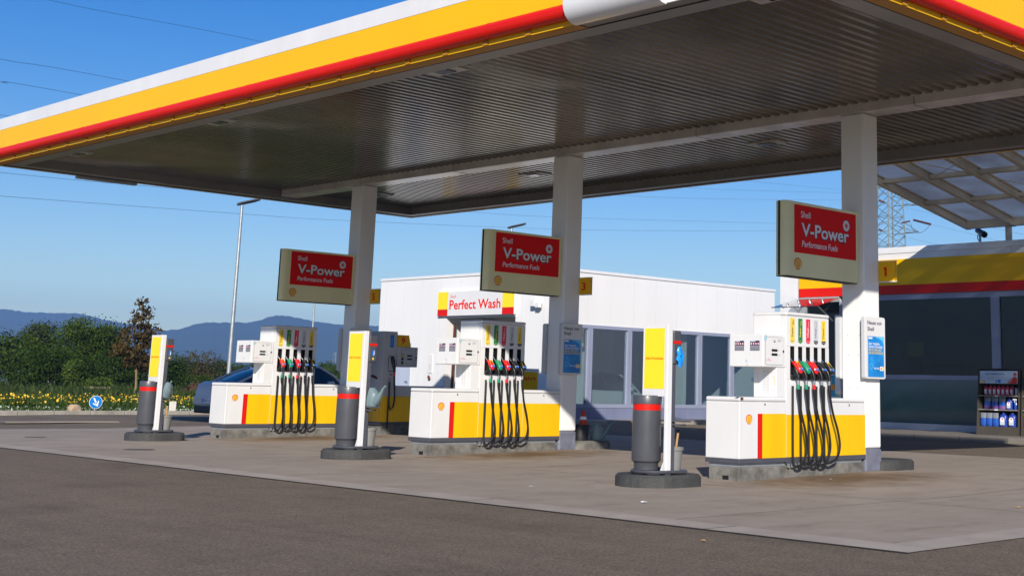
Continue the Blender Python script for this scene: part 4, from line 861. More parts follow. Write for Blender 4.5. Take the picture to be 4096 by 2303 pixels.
# awning of clear sheets over the night counter
o = thing('awning', 'clear sloping sheet awning on struts over the shop counter window', 'awning')
AG = glass('awning sheet', (0.75, 0.78, 0.78), 0.12)
pr = [(XS-0.06, 3.70), (14.25, 3.385), (14.25, 3.375), (XS-0.06, 3.69)]
mb = MB(); mb.loft([[Vector((x, yy, z)) for x, z in pr] for yy in (11.40, 12.97)], AG, smooth=False); mb.build('sheet', o)
mb = MB(); mb.box(14.235, 14.262, 11.38, 12.99, 3.368, 3.392, GREYD)
for yy in (11.75, 12.6): mb.tube([(XS-0.02, yy, 3.05), (14.7, yy, 3.47)], 0.022, WHITE, 8); mb.tube([(XS-0.03, yy, 3.68), (14.28, yy, 3.37)], 0.018, GALV, 8)
for yy in (11.75, 12.6, 12.2):
    for x in (14.5, 15.0): mb.cyl((x, yy, 3.37+(x-14.25)*0.262-0.0), (x, yy, 3.41+(x-14.25)*0.262+0.03), 0.03, STEEL, n=10)
mb.build('strut', o)
o = thing('poster_stand', 'small blue poster in grey frame with orange disc at the counter window', 'poster', (XS-0.08, 0, 0))
mb = MB(); mb.box(-0.03, 0.0, 11.42, 12.2, 0.90, 1.55, SILV, 0.006); mb.build('frame', o)
mb = MB(); fr = FA(-0.03, 0, 0); mb.rect(fr, -12.17, -11.46, 0.935, 1.52, mat('teal poster print', (0.02, 0.30, 0.45), 0.4, var=0.3, scale=4), 0.003); mb.disc(fr, -11.66, 1.19, 0.085, mat('orange disc print', (0.8, 0.32, 0.02), 0.4), 0.005, 20); mb.rect(fr, -11.55, -11.47, 0.97, 1.03, YPRT, 0.005)
for k, (t, c) in enumerate((('ERST TANKEN,', WPRT), ('DANN STRAHLEN', WPRT), ('BIS ZU 50% AUF', YPRT), ('DIE AUTOWÄSCHE', YPRT))): mb.text(fr, t, -12.15, 1.43-0.06*k, 0.04, c, wid=0.42, d=0.005, bold=0.02)
mb.build('poster', o)
def cctv(loc, rz, lab, s):
    o = thing('security_camera', lab, 'security camera', loc, rz, 'security cameras on the shop'); o.scale = (s, s, s)
    mb = MB(); mb.cyl((0, 0, 0), (0, 0, 0.22), 0.035, GALV, n=12); mb.cyl((0, 0, 0), (0, 0, 0.015), 0.07, GALV, n=12); mb.tube([(0.02, 0, 0.22), (0.12, 0.0, 0.24), (0.14, 0, 0.14), (0.05, 0, 0.05)], 0.012, BLACKM, 6); mb.build('mount', o)
    mb = MB(); d = Vector((-0.92, 0, -0.38)); p0 = Vector((0.13, 0, 0.36))
    mb.cyl(p0, p0+d*0.34, 0.075, GREYD, n=14); mb.build('body', o)
    mb = MB(); mb.cyl(p0+d*0.30, p0+d*0.42, 0.088, GREYD, n=14, cap=False); mb.disc(F(p0+d*0.345, (0, -1, 0), Vector((-0.38, 0, 0.92))), 0, 0, 0.07, BLACKM, 0.002, 14); mb.build('hood', o)
cctv((XS+0.3, 7.15, RS), rad(58), 'dark security camera on a short post on the shop roof edge', 1.0)
cctv((XS+0.05, 13.68, 4.72), rad(-35), 'small white-hooded security camera at the far corner of the shop', 0.5)
# glass roof on steel beams between canopy and shop
STB = mat('cream steel paint', (0.52, 0.48, 0.40), 0.45, var=0.12, scale=2)
gr = thing('glass_roof', 'sloping glazed roof on cream steel beams above the shop front', 'roof')
sl_ = -0.1675; zr = lambda x: 5.414+sl_*(x-XS)
def slab(mb, x0, x1, y0, y1, h0, h1, m):
    vs = [(x, y, zr(x)+h) for h in (h0, h1) for y in (y0, y1) for x in (x0, x1)]
    mb.add(vs, [(0, 2, 3, 1), (4, 5, 7, 6), (0, 1, 5, 4), (2, 6, 7, 3), (0, 4, 6, 2), (1, 3, 7, 5)], m)
by = [7.393-1.33*k for k in range(9)]
for yy in by:
    mb = MB(); slab(mb, 4.7, XS+0.15, yy-0.07, yy+0.07, 0.0, 0.02, STB); slab(mb, 4.7, XS+0.15, yy-0.012, yy+0.012, 0.02, 0.20, STB); slab(mb, 4.7, XS+0.15, yy-0.07, yy+0.07, 0.20, 0.22, STB); mb.build('rafter', gr)
for x in (5.9, 7.8, 9.7, 11.6, 13.5, XS+0.05):
    mb = MB(); slab(mb, x-0.06, x+0.06, by[-1]+0.02, by[0]-0.02, 0.07 if x < XS else 0.0, 0.17 if x < XS else 0.2, STB); mb.build('purlin', gr)
for k in range(0, 8):
    mb = MB()
    slab(mb, 4.7, XS+0.1, by[k+1]+0.01, by[k]-0.01, 0.226, 0.236, frosted('hazy roof glass', (0.33, 0.345, 0.37), 0.82) if k == 0 else MATS['hazy roof glass']); mb.build('glass_panel', gr)
mb = MB(); mb.tube([(11.6, by[1], zr(11.6)+0.05), (9.7, by[3], zr(9.7)+0.05)], 0.012, STB, 6); mb.tube([(11.6, by[2], zr(11.6)+0.05), (13.5, by[3], zr(13.5)+0.05)], 0.012, STB, 6); mb.tube([(9.7, by[1], zr(9.7)+0.05), (11.6, by[2], zr(11.6)+0.05)], 0.012, STB, 6); mb.build('bracing_rod', gr)
for yy in (6.2, 1.8, -2.4):
    mb = MB(); mb.box(XS+0.06, XS+0.16, yy-0.075, yy+0.075, RS, zr(XS+0.1)+0.0, STB, 0.006); mb.build('post', gr)

# ---------------------------------------------------------------- racks with goods in front of the shop
RK = mat('brown rack laminate', (0.065, 0.056, 0.045), 0.55, var=0.1)
def rack(ly, lab, art):
    o = thing('goods_rack', lab, 'display rack', (13.9, ly, 0.12), 0, 'brown display racks at the shop front')
    mb = MB()
    def prof(h): return 0.16*h/1.6                      # front leans back towards the top
    for yy in (-0.565, 0.545): mb.prism(F((0, yy, 0), (1, 0, 0), (0, 0, 1)), [(0.0, 0.0), (0.72, 0.0), (0.72, 1.58), (0.17, 1.58), (0.03, 0.23)], -0.02, 0.0, RK)
    mb.box(0.70, 0.72, -0.544, 0.544, 0.0, 1.58, RK); mb.box(0.012, 0.70, -0.544, 0.544, 0.0, 0.21, RK); mb.box(0.18, 0.70, -0.564, 0.564, 1.581, 1.60, RK); mb.build('carcass', o)
    for k, (h, x) in enumerate(((0.62, 0.085), (0.955, 0.12))):
        mb = MB(); mb.box(x, 0.69, -0.543, 0.543, h-0.03, h, mat('grey shelf', (0.20, 0.19, 0.165), 0.5)); mb.rect(FA(x, 0, 0), -0.1, 0.0, h-0.027, h-0.004, WPRT, 0.003); mb.build('shelf', o)
    fr = F((0.14, 0, 1.225), (0, -1, 0), Vector((0.03, 0, 0.33)).normalized()); mb = MB()
    mb.obox(fr, -0.53, 0.53, 0.0, 0.33, -0.03, 0.0, BLACKM)
    if art:
        mb.rect(fr, -0.515, 0.515, 0.012, 0.318, mat('pale blue advert', (0.50, 0.60, 0.72), 0.35, var=0.15, scale=2), 0.003)
        mb.text(fr, 'WILLKOMMEN BEI SHELL', -0.36, 0.225, 0.030, NAVY, wid=0.54, d=0.006, bold=0.01); mb.text(fr, 'Wir empfehlen Ihnen für Ihr Fahrzeug', -0.29, 0.155, 0.017, REDS, wid=0.45, d=0.006)
        for k in range(3): mb.rect(fr, -0.29, -0.13, 0.125-0.018*k, 0.130-0.018*k, TEXTG, 0.005)
        mb.rect(fr, -0.50, -0.435, 0.02, 0.085, YPRT, 0.005); mb.emblem(fr, -0.39, 0.052, 0.06, 0.006); mb.rect(fr, -0.08, -0.035, 0.03, 0.10, mat('violet print', (0.25, 0.18, 0.5), 0.4), 0.005); mb.rect(fr, -0.02, 0.06, 0.03, 0.11, POSTB, 0.005)
        SK = mat('printed skin tone', (0.55, 0.28, 0.18), 0.5)
        mb.poly(fr, [(0.25, 0.015), (0.5, 0.015), (0.5, 0.15), (0.42, 0.19), (0.36, 0.13), (0.28, 0.08)], REDP, 0.005); mb.poly(fr, [(0.24, 0.015), (0.33, 0.03), (0.38, 0.11), (0.34, 0.13), (0.26, 0.06)], SK, 0.006); mb.disc(fr, 0.44, 0.21, 0.036, SK, 0.006, 16, 0.045); mb.disc(fr, 0.445, 0.245, 0.045, REDP, 0.007, 16, 0.03)
    else: mb.rect(fr, -0.515, 0.515, 0.012, 0.318, mat('navy advert', (0.05, 0.07, 0.18), 0.35), 0.003); mb.rect(fr, -0.515, 0.515, 0.16, 0.318, mat('brown advert', (0.4, 0.2, 0.12), 0.4, var=0.4), 0.004); mb.disc(fr, -0.42, 0.07, 0.05, YPRT, 0.005, 16)
    mb.build('header_board', o)
rack(5.745, 'brown rack of bottles with a pale advert on top, in front of the shop', True)
rack(4.55, 'brown rack with red bags cut off by the right edge of the photo', False)
PB = mat('pink bottle plastic', (0.55, 0.03, 0.09), 0.3); BB = mat('blue bottle plastic', (0.02, 0.05, 0.33), 0.3); VB = mat('violet fluid', (0.22, 0.10, 0.35), 0.2); CB = mat('blue fluid', (0.02, 0.09, 0.42), 0.2); CLR = mat('clear pouch film', (0.20, 0.22, 0.26), 0.12); PLBL = mat('pale label', (0.6, 0.65, 0.7), 0.4)
def bottle(name, lab, cat, x, y, z, w_, h, body, cap, group):
    o = thing(name, lab, cat, (x, y, z), 0, group); mb = MB(); t = w_*0.5
    def rr(s, zz, ox=0): return [Vector((t*0.62*s*math.cos(2*math.pi*i/12)*1.15+0.0, ox+t*s*math.copysign(abs(math.cos(2*math.pi*i/12+math.pi/2))**0.6, math.cos(2*math.pi*i/12+math.pi/2)), zz)) for i in range(12)]
    mb.loft([rr(0.97, 0), rr(1, 0.01), rr(1, h*0.72), rr(0.8, h*0.84), rr(0.35, h*0.90)], body); mb.build('container', o)
    mb = MB(); mb.cyl((0, 0, h*0.895), (0, 0, h), t*0.32, cap, n=10); mb.build('cap', o)
    mb = MB(); fr = FA(-t*0.74, 0, 0); mb.rect(fr, -t*0.62, t*0.62, h*0.12, h*0.5, PLBL, 0.0); mb.disc(fr, 0, h*0.5, t*0.6, WPRT, 0.001, 14); mb.disc(fr, 0, h*0.56, t*0.2, REDP, 0.002, 10); mb.build('paper_label', o)
def pouch(lab, x, y, z, w_, h, fluid, group, low=None):
    o = thing('fluid_pouch', lab, 'refill pouch', (x, y, z), 0, group); mb = MB()
    def rg(s, d, zz, n=12): return [Vector((d*math.cos(2*math.pi*i/n), s*w_/2*math.sin(2*math.pi*i/n), zz)) for i in range(n)]
    mb.loft([rg(0.85, 0.05, 0), rg(1, 0.065, 0.02), rg(1, 0.06, h*0.3), rg(0.93, 0.05, h*0.6)], fluid); mb.build('pouch', o)
    mb = MB(); mb.loft([rg(0.93, 0.05, h*0.601), rg(0.95, 0.03, h*0.85), rg(1.0, 0.006, h)], CLR); mb.build('film_top', o)
    if low: mb = MB(); mb.loft([rg(0.86, 0.053, 0.0), rg(1.02, 0.068, 0.02), rg(1.02, 0.064, h*0.27)], low); mb.build('lower_layer', o)
ORD = ['first', 'second', 'third', 'fourth', 'fifth', 'sixth', 'seventh']
for k in range(7): bottle('bottle', 'pink bottle, %s from the left on the rack top shelf' % ORD[k], 'bottle', 14.17, 6.16-0.118*k, 1.076, 0.10, 0.235, PB, PB, 'pink bottles on the top shelf')
for k in range(2): bottle('bottle', 'narrow grey bottle right of the pink ones, %s of two' % ('left' if k == 0 else 'right'), 'bottle', 14.17, 5.335-0.075*k, 1.076, 0.062, 0.21, SILV, BLACKM, 'grey bottles on the top shelf')
for k in range(3): pouch('violet and blue refill pouch, %s from the left on the middle shelf' % ORD[k], 14.12, 6.10-0.20*k, 0.741, 0.185, 0.30, CB, 'violet pouches on the middle shelf', VB)
bottle('fluid_jug', 'blue jug on the middle shelf beside the violet pouches', 'jug', 14.12, 5.50, 0.741, 0.155, 0.27, BB, BB, None)
o = thing('spray_bottle', 'white-headed blue spray bottle at the right of the middle shelf', 'spray bottle', (14.12, 5.33, 0.741)); mb = MB(); mb.lathe([(0.045, 0), (0.05, 0.01), (0.05, 0.13), (0.02, 0.19), (0.018, 0.22)], (0, 0, 0), CB, 14); mb.build('container', o)
mb = MB(); mb.box(-0.03, 0.03, -0.03, 0.075, 0.22, 0.265, WPRT, 0.01); mb.box(-0.01, 0.01, 0.03, 0.045, 0.17, 0.22, WPRT); mb.build('trigger', o)
for k in range(3): pouch('clear pouch of blue fluid, %s from the left on the bottom shelf' % ORD[k], 14.06, 6.19-0.165*k, 0.331, 0.17, 0.32, CB, 'blue pouches on the bottom shelf')
for k in range(2): bottle('fluid_jug', 'large blue jug on the bottom shelf, %s of two' % ('left' if k == 0 else 'right'), 'jug', 14.06, 5.64-0.24*k, 0.331, 0.20, 0.33, BB, BB, 'large blue jugs on the bottom shelf')
RB = mat('red foil bag', (0.45, 0.015, 0.012), 0.25, var=0.6, scale=14)
for k in range(4): pouch('red foil bag on the cut-off rack, %s from the left' % ORD[k], 14.06, 5.0-0.24*k, 0.331, 0.22, 0.42, RB, 'red foil bags on the second rack')
for k in range(3): bottle('bottle', 'dark bottle above the red bags, %s from the left' % ORD[k], 'bottle', 14.12, 4.99-0.16*k, 0.741, 0.11, 0.29, BLACKM, BLACKM, 'dark bottles on the second rack')
mb = MB(); mb.box(XS-0.10, XS-0.01, 6.45, 6.6, 0.13, 0.25, GREYD, 0.01); tag(mb.build('socket_box'), 'small grey socket box at the foot of the shop window', 'socket box')

# ---------------------------------------------------------------- cars
def car(name, lab, loc, paint, rz=0.0):
    o = thing(name, lab, 'car', loc, rz); GL = mat('dark car glass', (0.010, 0.014, 0.022), 0.05, spec=0.8); TR = mat('car trim', (0.015, 0.015, 0.017), 0.5); LIN = 4.62
    # side outline: x from the tail, (z low, z belt, half width)
    ST = [(0.0, 0.36, 0.60, 0.66), (0.03, 0.30, 0.78, 0.76), (0.10, 0.24, 0.92, 0.82), (0.25, 0.20, 0.985, 0.865), (0.6, 0.19, 0.99, 0.89), (1.1, 0.19, 0.97, 0.90), (2.0, 0.19, 0.94, 0.905), (3.0, 0.19, 0.93, 0.90), (3.5, 0.19, 0.91, 0.89), (4.1, 0.20, 0.80, 0.86), (4.45, 0.24, 0.68, 0.78), (4.58, 0.30, 0.58, 0.66), (4.62, 0.36, 0.50, 0.55)]
    rings = []
    for x, zl, zb, hw in ST:
        zm = zl+(zb-zl)*0.55
        half = [(hw*0.90, zl), (hw*0.985, zl+0.07), (hw, zm), (hw*0.985, zb-0.06), (hw*0.93, zb-0.012), (hw*0.80, zb)]
        rings.append([Vector((x, y, z)) for y, z in half]+[Vector((x, -y, z)) for y, z in half[::-1]])
    mb = MB(); mb.loft(rings, paint); bd = mb.build('body', o)
    GH = [(0.42, 0.98, 0.985, 0.70, 0.69), (0.9, 0.96, 1.20, 0.78, 0.66), (1.5, 0.95, 1.42, 0.83, 0.61), (1.95, 0.94, 1.475, 0.84, 0.60), (2.5, 0.93, 1.485, 0.84, 0.60), (2.95, 0.92, 1.43, 0.83, 0.60), (3.35, 0.91, 1.22, 0.80, 0.64), (3.72, 0.88, 0.90, 0.74, 0.70)]
    mb = MB(); rr = []
    for x, zb, zt, wb_, wt in GH:
        half = [(wb_, zb), (wb_-(wb_-wt)*0.5+0.012, (zb+zt)/2), (wt+0.02, zt-0.035), (wt-0.10, zt-0.004), (0.0, zt+0.008)]
        rr.append([Vector((x, y, z)) for y, z in half]+[Vector((x, -y, z)) for y, z in half[:-1][::-1]])
    mb.loft(rr, GL); mb.build('window_glass', o)
    mb = MB()                                        # roof skin and pillars
    rf = []
    for x, zb, zt, wb_, wt in GH[2:6]: rf.append([Vector((x, y, z)) for y, z in ((-wt-0.026, zt-0.05), (-wt+0.09, zt+0.006), (0, zt+0.018), (wt-0.09, zt+0.006), (wt+0.026, zt-0.05))])
    mb.loft(rf, paint, closed=False, cap=False)
    for s in (-1, 1):
        for idx in ((0, 1, 2), (5, 6, 7)): mb.tube([(GH[i][0], s*(GH[i][4]+0.02), GH[i][2]-0.02) for i in idx], 0.035, paint, 6)
        mb.tube([(2.05, s*0.845, 0.95), (2.1, s*0.625, 1.47)], 0.03, TR, 6)
    mb.build('roof', o)
    mb = MB(); mb.box(-0.015, 0.3, -0.74, 0.74, 0.16, 0.36, TR, 0.04); mb.box(4.4, 4.6, -0.7, 0.7, 0.17, 0.33, TR, 0.04); mb.build('bumper_trim', o)
    mb = MB(); mb.box(-0.03, 0.14, -0.80, 0.80, 0.36, 0.60, paint, 0.05, 3); mb.build('rear_bumper', o)
    mb = MB(); fr = FA(-0.032, 0, 0); mb.rect(fr, -0.30, 0.30, 0.425, 0.565, SILV, 0.0015); mb.rect(fr, -0.26, 0.26, 0.44, 0.55, WPRT, 0.004); mb.rect(fr, -0.26, -0.215, 0.44, 0.55, BLUE, 0.006)
    mb.text(fr, 'DÜW  OS 1', -0.205, 0.455, 0.075, BLACKM, wid=0.44, d=0.007, bold=0.01); mb.build('number_plate', o)
    LR = mat('tail lamp red', (0.30, 0.01, 0.02), 0.15, coat=0.5); LC = mat('clear lamp', (0.6, 0.6, 0.62), 0.12, coat=0.6)
    for s in (-1, 1):
        mb = MB(); mb.loft([[Vector((x, s*(y+0.012), z)) for x, y, z in q] for q in (((0.035, 0.70, 0.66), (0.22, 0.848, 0.66), (0.27, 0.86, 0.92), (0.10, 0.775, 0.90)), ((0.05, 0.685, 0.66), (0.23, 0.83, 0.66), (0.28, 0.845, 0.92), (0.12, 0.76, 0.90)))], LR, smooth=False); tl = mb.build('tail_lamp', o)
        mb = MB(); mb.loft([[Vector((x, s*y, z)) for x, y, z in q] for q in (((-0.012, 0.57, 0.605), (0.08, 0.80, 0.605), (0.09, 0.80, 0.675), (0.0, 0.62, 0.685)), ((0.02, 0.55, 0.605), (0.11, 0.78, 0.605), (0.12, 0.78, 0.675), (0.03, 0.60, 0.685)))], LC, smooth=False); mb.build('reverse_lamp', tl)
        for x in (0.86, 3.72):
            mb = MB(); mb.cyl((x, s*0.70, 0.32), (x, s*0.908, 0.32), 0.365, TR, n=28); mb.build('wheel_arch', o)
            mb = MB(); mb.cyl((x, s*0.72, 0.315), (x, s*0.915, 0.315), 0.315, BLACK, n=28); wh = mb.build('wheel', o)
            mb = MB(); mb.cyl((x, s*0.9, 0.315), (x, s*0.918, 0.315), 0.21, STEEL, n=20); [mb.cyl((x+0.13*math.cos(k*1.2566), s*0.917, 0.315+0.13*math.sin(k*1.2566)), (x+0.13*math.cos(k*1.2566), s*0.920, 0.315+0.13*math.sin(k*1.2566)), 0.04, TR, n=8) for k in range(5)]; mb.build('rim', wh)
        mb = MB(); mb.box(3.0, 3.16, s*0.90, s*1.06, 0.92, 1.05, paint, 0.03); mb.build('mirror', o)
        mb = MB(); mb.box(1.9, 2.08, s*0.895, s*0.915, 0.79, 0.815, paint, 0.006); mb.box(2.95, 3.13, s*0.89, s*0.91, 0.78, 0.805, paint, 0.006); mb.build('door_handle', o)
    mb = MB(); mb.ringd(FA(0.005, 0, 0), 0, 0.80, 0.03, 0.045, STEEL, 0.015, 18); mb.tube([(0.30, -0.45, 1.0), (0.34, 0, 1.015), (0.42, 0.25, 1.035)], 0.010, TR, 6); mb.build('badge_and_wiper', o)
    return o
car('parked_car', 'blue grey hatchback seen from behind the far pump', (2.0, 22.07, 0.0), mat('blue grey car paint', (0.60, 0.575, 0.55), 0.45, metal=0.0, var=0.03, coat=0.2))
car('parked_car', 'white car inside the wash hall behind the windows', (11.9, 20.2, 0.02), mat('white car paint', (0.62, 0.63, 0.63), 0.3, var=0.02, coat=0.8))

# ---------------------------------------------------------------- street lamps, pylon, wires
def lamp(px, ptop, d, h, lab, rot):
    b = at(px, 1500, d); b.z = 0
    o = thing('street_lamp', lab, 'street lamp', b, rot, 'street lamps beyond the forecourt')
    mb = MB(); mb.cyl((0, 0, 0), (0, 0, h), 0.085, GALV, 0.05, n=12); mb.cyl((0, 0, 0), (0, 0, 1.2), 0.11, GALV, n=12); mb.build('pole', o)
    mb = MB(); mb.loft([[Vector((x, y*w_, h+z+zz)) for y, zz in ((-1, 0), (-0.7, 0.05), (0.7, 0.05), (1, 0), (0.7, -0.04), (-0.7, -0.04))] for x, w_, z in ((-0.18, 0.07, -0.02), (0.0, 0.16, 0.03), (0.45, 0.17, 0.14), (0.66, 0.06, 0.20))], GREYD); mb.build('lamp_head', o)
lamp(914, 852, 50, 7.5, 'tall street lamp left of the far column, in clear sky', rad(-45))
lamp(2022, 915, 62, 8.2, 'street lamp whose head shows just above the middle fuel sign', rad(-45))
lamp(1238, 1100, 95, 8.0, 'distant thin lamp pole between the far pump and its sign', rad(-45))
PY = mat('pylon steel', (0.20, 0.22, 0.20), 0.5, metal=0.3, var=0.1)
def pylon(base, h, wb_, wt, ang, lab, arms, nseg, th):
    o = thing('power_pylon', lab, 'pylon', base, ang, 'power pylons')
    mb = MB(); cor = lambda z: [Vector((sx*(wb_+(wt-wb_)*z/h)/2, sy*(wb_+(wt-wb_)*z/h)/2, z)) for sx, sy in ((-1, -1), (1, -1), (1, 1), (-1, 1))]
    for k in range(nseg):
        a, b = cor(h*k/nseg), cor(h*(k+1)/nseg)
        for i in range(4):
            j = (i+1) % 4; mb.cyl(a[i], b[i], th*1.6, PY, n=5, cap=False); mb.cyl(a[i], b[j], th*0.75, PY, n=4, cap=False); mb.cyl(a[j], b[i], th*0.75, PY, n=4, cap=False)
            if k % 3 == 0: mb.cyl(a[i], a[j], th*0.8, PY, n=4, cap=False)
    mb.build('mast', o)
    for z, L_ in arms:
        mb = MB()
        for s in (-1, 1):
            tip = Vector((s*L_, 0, z+0.6)); w2 = (wb_+(wt-wb_)*z/h)/2
            for yy in (-w2, w2): mb.cyl((s*w2, yy, z), tip, th, PY, n=5, cap=False); mb.cyl((s*w2, yy, z+1.9), tip, th*0.8, PY, n=5, cap=False)
            for k in range(1, 4): mb.cyl(Vector((s*w2, -w2, z)).lerp(tip, k/4), Vector((s*w2, w2, z)).lerp(tip, k/4), th*0.7, PY, n=4, cap=False); mb.cyl(Vector((s*w2, -w2, z)).lerp(tip, k/4), Vector((s*w2, w2, z+1.9)).lerp(tip, k/4), th*0.6, PY, n=4, cap=False)
        mb.build('cross_arm', o)
    return o
DP = 250.0
pb = at(3570, 1500, DP); pb.z = 0
pyl = pylon(pb, 48, 5.6, 2.6, rad(-20), 'lattice power pylon right of the near column, above the shop roof', [(30.2, 6.6), (35.6, 9.0), (41.5, 7.0)], 26, 0.075)
INS = mat('brown insulator', (0.10, 0.035, 0.03), 0.4)
def pyl_part(mb, nm):
    ob = mb.build(nm, pyl); ob.matrix_parent_inverse = (Matrix.Translation(pb) @ Matrix.Rotation(rad(-20), 4, 'Z')).inverted()
for (a, b, r) in ((at(3655, 880, DP), at(3722, 897, DP-4), 0.20), (at(3640, 884, DP), at(3605, 892, DP), 0.16), (at(3516, 802, DP), at(3538, 810, DP), 0.2), (at(3516, 918, DP), at(3528, 923, DP), 0.2)):
    mb = MB(); mb.cyl(a, b, r, INS, n=8); pyl_part(mb, 'insulator')
mb = MB(); mb.tube([at(3642, 893, DP), at(3648, 915, DP), at(3665, 930, DP), at(3685, 931, DP), at(3704, 918, DP), at(3722, 898, DP)], 0.045, GREYD, 5); pyl_part(mb, 'jumper_wire')
pf = at(1338, 1500, 1500); pf.z = 0
pylon(pf, 30, 7, 2.5, rad(10), 'faint far pylon against the hill beside the far column', [(20, 9), (25, 7)], 8, 0.16)
WIRE = mat('dark wire', (0.05, 0.055, 0.07), 0.5)
def wire(pts, lab, r=0.013):
    # pts: (px, py, distance) along one cable; smooth curve through them
    P = [at(*p) for p in pts]; out = []
    for k in range(len(P)-1):
        p0, p1, p2, p3 = P[max(k-1, 0)], P[k], P[k+1], P[min(k+2, len(P)-1)]
        for j in range(6):
            t = j/6; out.append(0.5*((2*p1)+(p2-p0)*t+(2*p0-5*p1+4*p2-p3)*t*t+(3*p1-p0-3*p2+p3)*t**3))
    out.append(P[-1]); mb = MB(); mb.tube(out, r, WIRE, 5); tag(mb.build('overhead_wire'), lab, 'power line', 'overhead power lines')
S_ = 1.5907
wire([(-400, -190, 80), (191, 0, 92), (1058, 170, 120), (2200, 420, 170), (3500, 700, DP)], 'topmost overhead wire, meeting the canopy edge high up')
wire([(-500, 120, 80), (0, 237, 90), (525, 328, 105), (2000, 620, 165), (3500, 772, DP)], 'second overhead wire from the top at the left edge')
wire([(-500, 230, 80), (0, 329, 90), (334, 382, 100), (2000, 690, 165), (2776, 752, 200), (3362, 771, 240), (3500, 774, DP)], 'third overhead wire from the top at the left edge')
wire([(-500, 395, 80), (0, 459, 92), (33, 465, 93), (1800, 715, 160), (2497, 782, 195), (3024, 798, 220), (3510, 800, DP)], 'fourth overhead wire, vanishing under the canopy corner')
wire([(-500, 625, 80), (0, 690, 95), (700, 754, 118), (1891, 849, 165), (2330, 872, 185), (3024, 891, 220), (3520, 905, DP)], 'upper of the two wires passing below the canopy at the left')
wire([(-500, 735, 80), (0, 784, 95), (959, 855, 128), (1398, 883, 145), (2330, 919, 185), (3111, 924, 225), (3525, 920, DP)], 'lowest overhead wire, crossing behind the tall street lamp')
wire([(3722, 897, DP-4), (3983, 960, 210), (4300, 1050, 165)], 'wire leaving the pylon arm towards the right, upper one')
wire([(3560, 935, DP), (3745, 976, 225), (4300, 1090, 170)], 'wire leaving the pylon low towards the right')
wire([(3600, 825, DP), (3749, 860, 225), (4300, 985, 170)], 'wire leaving the pylon high towards the right')

# ---------------------------------------------------------------- meadow, trees, hills
def blades(name, n, xr, yr, h, wd, mats, flower=None, seed=1):
    random.seed(seed); mb = MB(); vs = {m: ([], []) for m in mats}
    for _ in range(n):
        m = random.choice(mats); V, Fc = vs[m]; x = random.uniform(*xr); y = random.uniform(*yr); a = random.uniform(0, math.pi); hh = h*random.uniform(0.45, 1.15)*(0.75+0.35*math.sin(x*1.3)*math.sin(y*0.9+x*0.4)); w2 = wd*random.uniform(0.6, 1.4)
        lx, ly = random.uniform(-0.3, 0.3)*hh, random.uniform(-0.3, 0.3)*hh; b = len(V); c, s = math.cos(a)*w2, math.sin(a)*w2
        V += [(x-c, y-s, -0.14), (x+c, y+s, -0.14), (x+lx+c*0.6, y+ly+s*0.6, -0.14+hh*0.6), (x+lx*1.7, y+ly*1.7, -0.14+hh), (x+lx-c*0.6, y+ly-s*0.6, -0.14+hh*0.6)]; Fc.append((b, b+1, b+2, b+3, b+4))
    for m in mats: mb.add(vs[m][0], vs[m][1], m)
    if flower:
        fm, fn, fz0, fz1, fs_ = flower; V = []; Fc = []
        for _ in range(fn):
            x = random.uniform(*xr); y = random.uniform(*yr); z = random.uniform(fz0, fz1)*(0.8+0.3*math.sin(x*0.9+y)); s = fs_*random.uniform(0.6, 1.3); b = len(V)
            n_ = Vector((random.uniform(-1, 0.2), random.uniform(-1, 0.2), random.uniform(0.2, 1))).normalized(); u = n_.orthogonal().normalized()*s; v = n_.cross(u)
            p = Vector((x, y, z)); V += [p+u, p+v, p-u, p-v]; Fc.append((b, b+1, b+2, b+3))
        mb.add(V, Fc, fm)
    o = mb.build(name); o['kind'] = 'stuff'; return o
G1 = leafmat('fresh grass', (0.030, 0.062, 0.010), (0.085, 0.14, 0.030), 0.3); G2 = leafmat('dark grass', (0.020, 0.040, 0.009), (0.06, 0.095, 0.022), 0.3); G3 = leafmat('tall meadow grass', (0.030, 0.050, 0.013), (0.075, 0.10, 0.028), 0.3)
FW1 = mat('white blossom', (0.55, 0.60, 0.50), 0.7); FY = mat('yellow blossom', (0.75, 0.46, 0.015), 0.6, var=0.25, scale=3)
blades('grass', 22000, (-9, 10), (26.9, 33.5), 0.30, 0.022, [G1, G2], (FW1, 1500, 0.0, 0.10, 0.020), 11)
blades('flower_strip', 26000, (-8, 20), (38, 52), 0.40, 0.035, [G2, G1], (FY, 1900, 0.05, 0.27, 0.038), 12)
blades('meadow_grass', 30000, (0, 60), (56, 105), 0.62, 0.07, [G3, G2], None, 13)
BARK = mat('bark', (0.10, 0.075, 0.05), 0.9, var=0.3, scale=6, bump=0.6, bscale=12); BARKY = mat('pale bark', (0.20, 0.15, 0.07), 0.9, var=0.3, scale=5)
